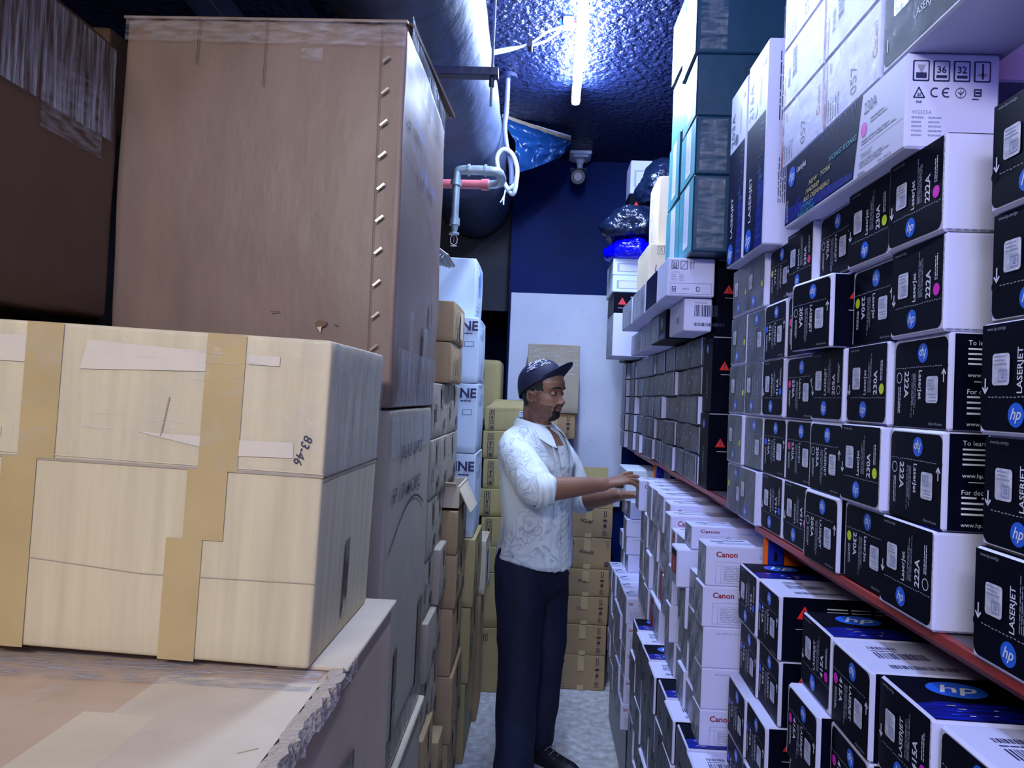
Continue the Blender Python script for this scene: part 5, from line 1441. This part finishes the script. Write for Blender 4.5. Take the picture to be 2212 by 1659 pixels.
def loft(b_, rings, m_, n=24):
    """rings: list of (center, right_vec*rx, front_vec*ry) -> closed tube"""
    V_ = []; F = []
    for (c_, u, v) in rings:
        for k in range(n):
            a = 2 * math.pi * k / n
            V_.append(Vector(c_) + Vector(u) * math.cos(a) + Vector(v) * math.sin(a))
    for i in range(len(rings) - 1):
        for k in range(n):
            a = i * n + k; b2 = i * n + (k + 1) % n
            F.append((a, b2, b2 + n, a + n))
    F.append(tuple(range(n - 1, -1, -1))); F.append(tuple(range((len(rings) - 1) * n, len(rings) * n)))
    b_.add(V_, F, m_, True)
def limb(b_, pts, m_='skin', n=16, sub=4):
    """pts: (x,y,z,r) smooth tapered round limb"""
    P_ = [Vector(p[:3]) for p in pts]; Rr = [p[3] for p in pts]; out = []; rs = []
    for i in range(len(P_) - 1):
        p0 = P_[max(i - 1, 0)]; p1 = P_[i]; p2 = P_[i + 1]; p3 = P_[min(i + 2, len(P_) - 1)]
        for s in range(sub):
            t = s / sub
            out.append(.5 * ((2 * p1) + (-p0 + p2) * t + (2 * p0 - 5 * p1 + 4 * p2 - p3) * t * t + (-p0 + 3 * p1 - 3 * p2 + p3) * t ** 3)); rs.append(Rr[i] * (1 - t) + Rr[i + 1] * t)
    out.append(P_[-1]); rs.append(Rr[-1])
    d0 = (out[0] - out[1]).normalized(); d1 = (out[-1] - out[-2]).normalized()
    out = [out[0] + d0 * rs[0] * .8, out[0] + d0 * rs[0] * .5] + out + [out[-1] + d1 * rs[-1] * .5, out[-1] + d1 * rs[-1] * .8]
    rs = [rs[0] * .45, rs[0] * .85] + rs + [rs[-1] * .85, rs[-1] * .45]
    b_.tube(out, rs, m_, n)

TH_ = R(35)
FW = Vector((math.cos(TH_), -math.sin(TH_), 0)); LF = Vector((math.sin(TH_), math.cos(TH_), 0)); UP = Vector((0, 0, 1))
CT = Vector((0.0, 3.08, 0))
person = empty('person', (0.0, 3.06, 0.0), 'man in a navy cap and pale printed shirt reaching for white boxes in the aisle', 'person')
def W(f_, l_, z): return CT + FW * f_ + LF * l_ + UP * z

# head frame
PH = R(30)
HF = Vector((math.cos(PH), -math.sin(PH), -.05)).normalized(); HL = Vector((math.sin(PH), math.cos(PH), 0)); HU = HF.cross(HL).normalized()
HC = Vector((.012, 3.06, 1.575))
def Hd(x, y, z): return HC + HF * x + HL * y + HU * z
front = [(-.118, .040), (-.112, .066), (-.100, .082), (-.090, .086), (-.077, .080), (-.068, .088), (-.060, .086), (-.052, .091), (-.040, .086), (-.015, .083), (.0, .082), (.018, .090), (.045, .092), (.075, .080), (.100, .055), (.118, .01)]
back = [(-.118, -.005), (-.10, -.030), (-.08, -.050), (-.05, -.072), (0, -.096), (.05, -.100), (.09, -.076), (.11, -.04), (.118, -.01)]
wid = [(-.118, .018), (-.11, .030), (-.10, .039), (-.08, .051), (-.05, .061), (-.02, .067), (0, .070), (.04, .074), (.08, .064), (.10, .046), (.118, .008)]
nA = [(-.050, 0), (-.045, .012), (-.036, .025), (-.030, .025), (-.02, .017), (-.005, .008), (.006, .002), (.012, 0)]
nS = [(-.05, .016), (-.038, .0155), (-.028, .011), (-.01, .0085), (.01, .008)]
def head_surface(z, a):
    xf, xb, w_ = lerp_tab(front, z), lerp_tab(back, z), lerp_tab(wid, z)
    xc = (xf + xb) / 2 - .012; ca, sa = math.cos(a), math.sin(a)
    e = 2 / 2.35
    rx = (xf - xc) if ca > 0 else (xc - xb)
    x = xc + rx * math.copysign(abs(ca) ** e, ca); y = w_ * math.copysign(abs(sa) ** e, sa)
    if ca > 0:
        x += lerp_tab(nA, z) * math.exp(-(y / lerp_tab(nS, z)) ** 2)
        x += .005 * math.exp(-((abs(y) - .013) / .006) ** 2 - ((z + .040) / .007) ** 2)
        x -= .012 * math.exp(-((abs(y) - .031) / .017) ** 2 - ((z - .001) / .012) ** 2)
        x += .004 * math.exp(-((abs(y) - .030) / .02) ** 2 - ((z - .021) / .007) ** 2)
        x += .004 * math.exp(-((abs(y) - .042) / .016) ** 2 - ((z + .028) / .016) ** 2)
        x += .004 * math.exp(-(y / .022) ** 2 - ((z + .052) / .004) ** 2)
        x += .005 * math.exp(-(y / .019) ** 2 - ((z + .067) / .0045) ** 2)
        x -= .004 * math.exp(-(y / .025) ** 2 - ((z + .0595) / .0022) ** 2)
    return x, y
bd = MB()
V_ = []; F = []; NZ, NA = 90, 96
for i in range(NZ + 1):
    z = -.118 + .236 * i / NZ
    for k_ in range(NA):
        x, y = head_surface(z, 2 * math.pi * k_ / NA); V_.append(Hd(x, y, z))
for i in range(NZ):
    for k_ in range(NA):
        a = i * NA + k_; b2 = i * NA + (k_ + 1) % NA; F.append((a, b2, b2 + NA, a + NA))
F.append(tuple(range(NA - 1, -1, -1))); F.append(tuple(range(NZ * NA, (NZ + 1) * NA)))
bd.add(V_, F, 'skin', True)
# ears
for s in (-1, 1):
    pts = []
    for k_ in range(11):
        a = R(-70 + 26 * k_)
        pts.append(Hd(-.008 - .017 * math.cos(a + .2) * .9, s * (.0715 + .008 * max(0, math.cos(a))), -.012 + .030 * math.sin(a)))
    bd.tube(pts, .0048, 'skin', 8)
    bd.tube([Hd(-.004, s * .068, -.036), Hd(-.006, s * .072, -.042), Hd(-.002, s * .068, -.046)], [.006, .006, .004], 'skin', 8)
    bd.tube([Hd(.0, s * .066, -.012), Hd(-.012, s * .073, -.004), Hd(-.014, s * .073, .008)], [.008, .005, .004], 'skin', 8)
# neck, trunk
loft(bd, [(Hd(-.02, 0, -.03), HF * .058, HL * .052), (Hd(-.022, 0, -.09), HF * .056, HL * .054), (W(-.005, 0, 1.45), FW * .058, LF * .058), (W(-.015, 0, 1.42), FW * .07, LF * .085), (W(-.02, 0, 1.385), FW * .085, LF * .15), (W(-.015, 0, 1.30), FW * .10, LF * .17), (W(0, 0, 1.15), FW * .10, LF * .14), (W(0, 0, 1.05), FW * .095, LF * .13), (W(0, 0, .93), FW * .105, LF * .15), (W(0, 0, .86), FW * .10, LF * .15)], 'skin', 32)
RS = W(-.012, -.150, 1.350); RE = Vector((.005, 2.785, 1.205)); RW = Vector((.262, 2.872, 1.228))
LS = W(-.008, .150, 1.345); LE = Vector((.195, 3.235, 1.115)); LW_ = Vector((.345, 3.075, 1.165))
def arm(S, E_, W__):
    limb(bd, [(*S, .050), (*S.lerp(E_, .35), .046), (*S.lerp(E_, .8), .040), (*E_, .044), (*E_.lerp(W__, .25), .046), (*E_.lerp(W__, .6), .038), (*E_.lerp(W__, .9), .028), (*W__, .026)], n=20)
arm(RS, RE, RW); arm(LS, LE, LW_)
nails = MB()
def hand(wrist, d, nrm, side, curls, spread, thumb_dir, thumb_len=.058):
    """d towards the fingers, nrm = back of the hand, side=+1 when the thumb is on the d x nrm side"""
    d = d.normalized(); nrm = (nrm - d * nrm.dot(d)).normalized(); t = d.cross(nrm).normalized() * side
    # palm as a flattened loft
    loft(bd, [(wrist - d * .015, t * .026, nrm * .020), (wrist + d * .010, t * .028, nrm * .018), (wrist + d * .035, t * .036, nrm * .0165), (wrist + d * .065, t * .044, nrm * .0150), (wrist + d * .088, t * .043, nrm * .0130), (wrist + d * .096, t * .034, nrm * .009)], 'skin', 22)
    lens = [.078, .086, .080, .064]
    for k_ in range(4):
        off = (1.5 - k_) * .0208
        base = wrist + d * (.080 - .004 * abs(k_ - 1.2)) + t * off
        dir_ = (d + t * spread * (1.5 - k_)).normalized()
        L_ = lens[k_]; c0, c1, c2 = curls[k_]
        p = base; pts = [(*(p - dir_ * .02), .0098)]; ang = 0
        for seg_, (fr_, cv, r_) in enumerate(((.46, c0, .0095), (.30, c1, .0085), (.24, c2, .0075))):
            pts.append((*p, r_ + .0006)); ang += cv
            dd = (dir_ * math.cos(R(ang)) - nrm * math.sin(R(ang))).normalized(); p = p + dd * L_ * fr_
        pts.append((*p, .0062)); limb(bd, pts, n=12, sub=3)
        nn = (nrm * math.cos(R(ang)) + dir_ * math.sin(R(ang))).normalized()
        c_ = p - dd * .001 + nn * .0058; side_v = dd.cross(nn)
        nails.add([c_ + dd * (.0062 * math.cos(q * .785)) + side_v * (.0048 * math.sin(q * .785)) + nn * (.0006 if q % 2 == 0 else .0003) for q in range(8)], [tuple(range(8))], 'nail')
    # thumb leaves the side of the palm near its base
    b0 = wrist + d * .022 + t * .020 - nrm * .004
    td = thumb_dir.normalized(); p1 = b0 + (td * .6 + t * .4).normalized() * .034; p2 = p1 + td * thumb_len * .55; p3 = p2 + (td + d * .3).normalized() * thumb_len * .42
    limb(bd, [(*b0, .014), (*p1, .0125), (*p2, .0100), (*p3, .0075)], n=12, sub=4)
# right hand (nearer the camera): fingers laid on the top edge of the white box
dR = Vector((.150, .075, .040))
hand(RW + Vector((.006, .002, .0)), dR, Vector((-.25, -.30, 1)), -1, [(-4, 8, 8), (2, 10, 10), (10, 14, 12), (20, 20, 14)], .09, Vector((.8, .42, -.28)))
dL = Vector((.07, -.05, .01))
hand(LW_ + Vector((.004, -.003, .0)), dL, Vector((-.1, .2, 1)), 1, [(18, 25, 16), (22, 26, 18), (26, 28, 18), (30, 30, 20)], .05, Vector((.7, .1, .1)))
# legs inside the trousers, feet
HPR = W(0, -.09, .90); HPL = W(0, .09, .90)
AR = Vector((-.045, 2.965, .085)); AL = Vector((.055, 3.165, .085))
KR = Vector((-.04, 2.985, .50)); KL = Vector((.075, 3.14, .50))
for (H_, K_, A_) in ((HPR, KR, AR), (HPL, KL, AL)):
    limb(bd, [(*H_, .085), (*H_.lerp(K_, .5), .072), (*K_, .054), (*K_.lerp(A_, .3), .052), (*K_.lerp(A_, .75), .038), (*A_, .034)], n=20)
    limb(bd, [(*(A_ - UP * .03), .034), (*(A_ + FW * .06 - UP * .045), .030), (*(A_ + FW * .14 - UP * .055), .022)], n=14)
body = remesh(bd, 'body', .0028, person, 2)
def skinfn(c_):
    q = c_ - HC; x, y, z = q.dot(HF), q.dot(HL), q.dot(HU)
    jj = noise.noise(c_ * 90) * .006 + noise.noise(c_ * 300) * .005; z += jj; x += jj
    if -.125 < z < .13 and abs(y) < .085 and abs(x) < .13:
        ay = abs(y)
        if x > .076 and ay < .0235 and -.0725 < z < -.0485 and x > .083 and abs(z + .0605) < .010 - .25 * max(0, ay - .006) * 1.6: return 1
        # moustache and goatee, jaw stubble, temples
        if x > .060 and ay < .027 and -.049 < z < -.0425 + .0: return 3
        if x > .055 and ay < .030 and -.112 < z < -.046 and ay > .0235: return 3
        if x > .050 and ay < .026 and z < -.0735: return 3
        if z < -.050 + (x < .03) * .012 and x > -.03 and z > -.125 and ay > .030 and x < .07: return 2
        if -.028 < x < .050 and ay > .050 and z > -.045 + .0 and z < .0 and x < .028 and x > .010: return 2
        if z > .004 and x < .040 and ay > .03: return 3
        if z > -.06 and x < -.030: return 3
    return 0
setmats(body, ['skin', 'skin_lip', 'stubble', 'hair_black'], skinfn)
def ch(b_, name, lab=None, parent=None):
    o = b_.build(name, parent or person); o.location = -Vector(person.location) if (parent is None) else (0, 0, 0)
    if lab: o['label'] = lab
    return o
ch(nails, 'fingernails', 'pale fingernails')
# eyes, lids, brows
for s in (-1, 1):
    e_ = MB()
    ec = Hd(.0655, s * .031, .001)
    def ball(b_, cen, r, m_, zmin=-2, zmax=2, n=20, fr_=None):
        V2 = []; F2 = []
        for i in range(n + 1):
            for j in range(n + 1):
                a = math.pi * i / n; t = math.pi * (j / n - .5)
                zz = math.cos(a); zz = max(zmin, min(zmax, zz)); q = math.sqrt(max(0, 1 - zz * zz))
                V2.append(cen + (HU * zz + HF * q * math.cos(t) + HL * q * math.sin(t)) * r)
        for i in range(n):
            for j in range(n): w2 = i * (n + 1) + j; F2.append((w2, w2 + n + 1, w2 + n + 2, w2 + 1))
        b_.add(V2, F2, m_, True)
    ball(e_, ec, .0130, 'eye_white')
    g = (HF * .98 + HL * (-.05)).normalized(); c_ = ec + g * .0125
    u_ = g.cross(HU).normalized(); w_ = u_.cross(g)
    e_.add([c_ + g * .0014 - g * 0 + (u_ * math.cos(q * .3927) + w_ * math.sin(q * .3927)) * .0054 for q in range(16)], [tuple(range(16))], 'eye_iris')
    ch(e_, 'eye')
    l_ = MB(); ball(l_, ec, .0142, 'skin', .16, 1); ball(l_, ec, .0139, 'skin', -1, -.30)
    ch(l_, 'eyelid')
    br = MB()
    pts = [Hd(head_surface(.0, 0)[0] * 0 + xx, s * yy, zz) for (xx, yy, zz) in ((.0905, .010, .0205), (.0895, .020, .0245), (.0845, .033, .0255), (.0765, .045, .022), (.069, .052, .016))]
    br.tube(pts, [.002, .0046, .0046, .0036, .0012], 'hair_black', 8); ch(br, 'eyebrow')
# cap
cp = MB(); V_ = []; F = []
CFv = (HF + HU * .42).normalized(); CUv = CFv.cross(HL).normalized()
CC = Hd(-.014, 0, .034)
n1, n2 = 26, 48
def capr(a):
    ca, sa = math.cos(a), math.sin(a)
    return CFv * (.104 * ca) + HL * (.083 * sa)
for i in range(n1 + 1):
    t = (i / n1) * math.pi / 2
    for k_ in range(n2):
        a = 2 * math.pi * k_ / n2
        rr_ = math.cos(t) ** .85 * (1 + .004 * math.cos(6 * a))
        low_ = -.022 * (1 - math.cos(a)) / 2 * max(0, 1 - t * 1.5)
        V_.append(CC + capr(a) * rr_ + CUv * (.094 * math.sin(t) ** .95 + low_ + .010 * math.cos(a) * math.cos(t)))
for i in range(n1):
    for k_ in range(n2):
        a = i * n2 + k_; b2 = i * n2 + (k_ + 1) % n2; F.append((a, b2, b2 + n2, a + n2))
cp.add(V_, F, 'cap_navy', True)
cp.tube([CC + CUv * .092, CC + CUv * .099], [.008, .005], 'cap_navy', 12)
cap = ch(cp, 'cap', 'navy baseball cap')
vz = MB(); V_ = []; F = []
nu_, nv_ = 30, 12
for lay in (0, 1):
    for i in range(nu_ + 1):
        a = R(-62 + 124 * i / nu_)
        for j in range(nv_ + 1):
            v = j / nv_
            p0 = capr(a) * .99
            ext = .062 * (math.cos(a * 1.25) ** .8 if abs(a * 1.25) < math.pi / 2 else 0)
            q = CC + p0 + CFv * ext * v + CUv * (.004 + .034 * v - .55 * (p0 + CFv * ext * v).dot(HL) ** 2 * 6 * (.4 + v) - .0028 * lay)
            V_.append(q)
st_ = (nu_ + 1) * (nv_ + 1)
for i in range(nu_):
    for j in range(nv_):
        q = i * (nv_ + 1) + j
        F.append((q, q + nv_ + 1, q + nv_ + 2, q + 1)); F.append((st_ + q, st_ + q + 1, st_ + q + nv_ + 2, st_ + q + nv_ + 1))
    q = i * (nv_ + 1) + nv_; F.append((q, q + nv_ + 1, st_ + q + nv_ + 1, st_ + q))
vz.add(V_, F, 'cap_navy', True)
ch(vz, 'visor', None, cap)
pr_ = MB(); rr = random.Random(8)   # white brush-like print on the near side of the crown
for k_ in range(60):
    a0 = R(rr.uniform(-95, -28)); t0 = rr.uniform(.62, 1.12)
    if rr.random() < .3: t0 = rr.uniform(.5, .62)
    pts = []
    for q in range(4):
        a = a0 + q * rr.uniform(.02, .06); t = t0 + q * rr.uniform(-.02, .03)
        pts.append(CC + capr(a) * math.cos(t) ** .85 * 1.008 + CUv * (.094 * math.sin(t) ** .95 + .010 * math.cos(a) * math.cos(t) + .0012))
    pr_.tube(pts, [.0006, .0018, .0016, .0005], 'print_white', 5)
ch(pr_, 'cap_print', 'white brush stroke print', cap)

# shirt
def folds(o, amp, sc, seed, stretch=(1, 1, .45), vz=None):
    nrm = [v.normal.copy() for v in o.data.vertices]
    for v, vn in zip(o.data.vertices, nrm):
        c_ = v.co.copy(); q = Vector((c_.x * stretch[0], c_.y * stretch[1], c_.z * stretch[2]))
        n_ = noise.noise(q * sc + Vector((seed, 0, 0))); r_ = 1 - abs(noise.noise(q * sc * 1.7 + Vector((0, seed, 0)))) * 2.2
        v.co = c_ + vn * amp * (n_ * 1.1 + r_ * .5)
sb = MB()
def tor(z, f0, rf, rl, skew=0): return (W(f0, skew, z), FW * rf, LF * rl)
rings = [tor(1.445, -.012, .062, .070), tor(1.428, -.016, .082, .110), tor(1.400, -.018, .102, .158), tor(1.355, -.015, .122, .188), tor(1.28, -.004, .134, .192), tor(1.18, .004, .130, .180), tor(1.08, .010, .128, .172), tor(.99, .010, .132, .172), tor(.93, .008, .140, .178)]
V_ = []; F = []; n = 40
rings2 = rings + [tor(.86, .008, .146, .184)]
for i, (c_, u, v) in enumerate(rings2):
    for k_ in range(n):
        a = 2 * math.pi * k_ / n
        p = Vector(c_) + Vector(u) * math.cos(a) + Vector(v) * math.sin(a)
        if i == len(rings2) - 1: p += UP * (.040 * math.sin(a) ** 2 - .010 * math.cos(a) ** 2 + .006)
        V_.append(p)
for i in range(len(rings2) - 1):
    for k_ in range(n):
        a = i * n + k_; b2 = i * n + (k_ + 1) % n; F.append((a, a + n, b2 + n, b2))
F.append(tuple(range(n))); F.append(tuple(range((len(rings2)) * n - 1, (len(rings2) - 1) * n - 1, -1)))
sb.add(V_, F, 'shirt_print', True)
def sleeve(S, E_, W__, k_=1.0):
    e2 = E_.lerp(W__, .10)
    limb(sb, [(*(S + UP * .004), .056 * k_), (*S.lerp(E_, .12), .066 * k_), (*S.lerp(E_, .3), .073 * k_), (*S.lerp(E_, .65), .070 * k_), (*S.lerp(E_, .92), .066 * k_), (*e2, .058 * k_)], 'shirt_print', 24)
sleeve(RS, RE, RW, 1.05); sleeve(LS, LE, LW_, .95)
shirt = remesh(sb, 'shirt', .006, person, 3)
shirt.data.update()
folds(shirt, .0065, 9, 3)
setmats(shirt, ['shirt_print'], lambda c_: 0)
shirt['label'] = 'pale printed button shirt with rolled sleeves'
def cuff(S, E_, W__, r_):
    b_ = MB(); d = (W__ - E_).normalized(); c0 = E_.lerp(W__, .06)
    for q, (o1, o2) in enumerate(((-.030, .034), )):
        pts = [c0 + d * (o1 + (o2 - o1) * k_ / 10) for k_ in range(11)]
        rs = [r_ * (1 + .05 * math.sin(k_ * 1.3)) * (.93 if k_ in (0, 10) else 1) for k_ in range(11)]
        b_.tube(pts, rs, 'shirt_plain', 28, cap=False)
        b_.tube([pts[-1], pts[-1] - d * .012], [rs[-1], .040], 'shirt_plain', 28, cap=False)
    return ch(b_, 'cuff', 'rolled pale cuff', None)
cuff(RS, RE, RW, .066); cuff(LS, LE, LW_, .056)
# placket, buttons, pocket, collar: laid on the torso loft surface
def torso_pt(a, z, off=.0):
    for (r0, r1) in zip(rings2[:-1], rings2[1:]):
        z0, z1 = r0[0].z, r1[0].z
        if z1 <= z <= z0:
            t = (z0 - z) / (z0 - z1); c_ = r0[0].lerp(r1[0], t); u = r0[1].lerp(r1[1], t); v = r0[2].lerp(r1[2], t)
            d = u.normalized() * math.cos(a) * v.length + v.normalized() * math.sin(a) * u.length; d.normalize()
            p = c_ + u * math.cos(a) + v * math.sin(a); return Vector((p.x, p.y, z)) + d * off
    return Vector(rings2[-1][0])
def strip(b_, a0, a1, z0, z1, off, m_, nz=24, na=6, thick=.003, wob=.0):
    V2 = []; F2 = []
    for i in range(nz + 1):
        for j in range(na + 1):
            a = a0 + (a1 - a0) * j / na; z = z0 + (z1 - z0) * i / nz
            V2.append(torso_pt(a, z, off + wob * math.sin(i * 1.9 + j)))
    for i in range(nz):
        for j in range(na): q = i * (na + 1) + j; F2.append((q, q + 1, q + na + 2, q + na + 1))
    b_.add(V2, F2, m_, True)
pb = MB(); strip(pb, -.13, .13, 1.36, .868, .0105, 'shirt_plain', 60, 6, wob=.0012)
pk = ch(pb, 'placket', 'crinkled button placket')
for z in (1.33, 1.25, 1.17, 1.09, 1.01, .93):
    bt = MB(); c_ = torso_pt(0, z, .0125); u_ = LF; bt.add([c_ + (u_ * math.cos(q * .6283) + UP * math.sin(q * .6283)) * .0055 for q in range(10)] , [tuple(range(10))], 'print_white'); ch(bt, 'button', None, pk)
pb = MB(); strip(pb, .38, .95, 1.285, 1.165, .010, 'shirt_print', 14, 12); strip(pb, .38, .95, 1.29, 1.272, .012, 'shirt_plain', 3, 12); ch(pb, 'pocket', 'chest pocket')
cb = MB()
for s in (-1, 1):
    V2 = []; F2 = []
    nk = 14
    for i in range(nk + 1):
        t = i / nk; a = s * (math.pi - t * (math.pi - .42))
        neck = W(-.010, 0, 0) + FW * (.066 * math.cos(a)) + LF * (.064 * math.sin(a)); zt = 1.468 - .040 * t ** 2.2
        pk_ = .062 * math.exp(-((t - 1) / .22) ** 2)
        for j in range(6):
            v = j / 5
            wdt = .032 + pk_ * .75
            p = neck + (FW * math.cos(a) + LF * math.sin(a)) * (.008 + wdt * .75 * v) + UP * (zt - (wdt * .95) * v ** 1.3 + .010 * math.sin(v * 3.1))
            p += FW * (.022 * v * t ** 3)
            V2.append(p)
    for i in range(nk):
        for j in range(5): q = i * 6 + j; F2.append((q, q + 6, q + 7, q + 1))
    cb.add(V2, F2, 'shirt_plain', True)
ch(cb, 'collar', 'open pale collar')
vb = MB(); vb.add([torso_pt(.16, 1.352, .011) , W(.058, .030, 1.436), W(.060, -.030, 1.436), torso_pt(-.16, 1.352, .011)], [(0, 1, 2, 3)], 'skin'); ch(vb, 'neck_opening', 'bare skin at the open neck')

# trousers
tb_ = MB()
loft(tb_, [(W(0, 0, .99), FW * .112, LF * .150), (W(0, 0, .93), FW * .124, LF * .165), (W(-.008, 0, .86), FW * .134, LF * .176), (W(-.008, 0, .79), FW * .128, LF * .176), (W(-.005, 0, .74), FW * .10, LF * .15)], 'denim', 30)
limb(tb_, [(*HPR, .098), (*HPR.lerp(KR, .35), .100), (*HPR.lerp(KR, .75), .088), (*KR, .083), (*KR.lerp(AR, .35), .080), (*KR.lerp(AR, .75), .078), (*(AR - UP * .01), .080), (*(AR - UP * .035), .078)], 'denim', 24)
limb(tb_, [(*HPL, .096), (*HPL.lerp(KL, .35), .094), (*HPL.lerp(KL, .75), .082), (*KL, .076), (*KL.lerp(AL, .35), .070), (*KL.lerp(AL, .75), .064), (*(AL + UP * .03), .062)], 'denim', 24)
tr = remesh(tb_, 'trousers', .008, person, 3)
tr.data.update(); folds(tr, .007, 8, 11, (1, 1, .6))
for v in tr.data.vertices:
    if v.co.z < .012: v.co.z = .012
setmats(tr, ['denim'], lambda c_: 0)
tr['label'] = 'dark navy jeans'
bl = MB(); q = W(.03, -.178, .935); bl.box(q.x - .004, q.x + .004, q.y - .004, q.y + .004, .875, .93, 'denim_thread', .001); ch(bl, 'belt_loop')
# shoes
for (A_, nm) in ((AR, 'right'), (AL, 'left')):
    s_ = MB(); c0 = Vector((A_.x, A_.y, 0)); V2 = []; F2 = []
    prof = [(-.075, .020, .060), (-.065, .034, .072), (-.03, .039, .080), (.02, .040, .078), (.07, .044, .060), (.12, .048, .046), (.165, .044, .040), (.19, .030, .032), (.198, .012, .022)]
    n = 20
    for (f_, w_, h_) in prof:
        for k_ in range(n):
            a = 2 * math.pi * k_ / n
            V2.append(c0 + FW * f_ + LF * (w_ * math.cos(a)) + UP * (.022 + max(-.006, h_ * math.sin(a))))
    for i in range(len(prof) - 1):
        for k_ in range(n): a = i * n + k_; b2 = i * n + (k_ + 1) % n; F2.append((a, a + n, b2 + n, b2))
    F2.append(tuple(range(n))); F2.append(tuple(range(len(prof) * n - 1, (len(prof) - 1) * n - 1, -1)))
    s_.add(V2, F2, 'shoe_black', True)
    so = ch(s_, 'shoe', 'black low shoe')
    q = MB(); V2 = []
    ol = [(f_, w_ + .004) for f_, w_, h_ in prof]
    out = [(f_, w_) for f_, w_ in ol] + [(f_, -w_) for f_, w_ in reversed(ol)]
    for zz in (.001, .024):
        for (f_, w_) in out: V2.append(c0 + FW * (f_ * 1.02) + LF * w_ + UP * zz)
    k2 = len(out)
    q.add(V2, [tuple(range(k2 - 1, -1, -1)), tuple(range(k2, 2 * k2))] + [(i, (i + 1) % k2, k2 + (i + 1) % k2, k2 + i) for i in range(k2)], 'shoe_sole'); ch(q, 'sole', 'pale rubber sole', so)
    q = MB()
    for k_ in range(4):
        f_ = .05 + .022 * k_; q.tube([c0 + FW * f_ + LF * .026 + UP * (.085 - .010 * k_), c0 + FW * (f_ + .006) + UP * (.094 - .010 * k_), c0 + FW * f_ - LF * .026 + UP * (.085 - .010 * k_)], .0025, 'grey_plastic', 6)
    ch(q, 'laces', None, so)
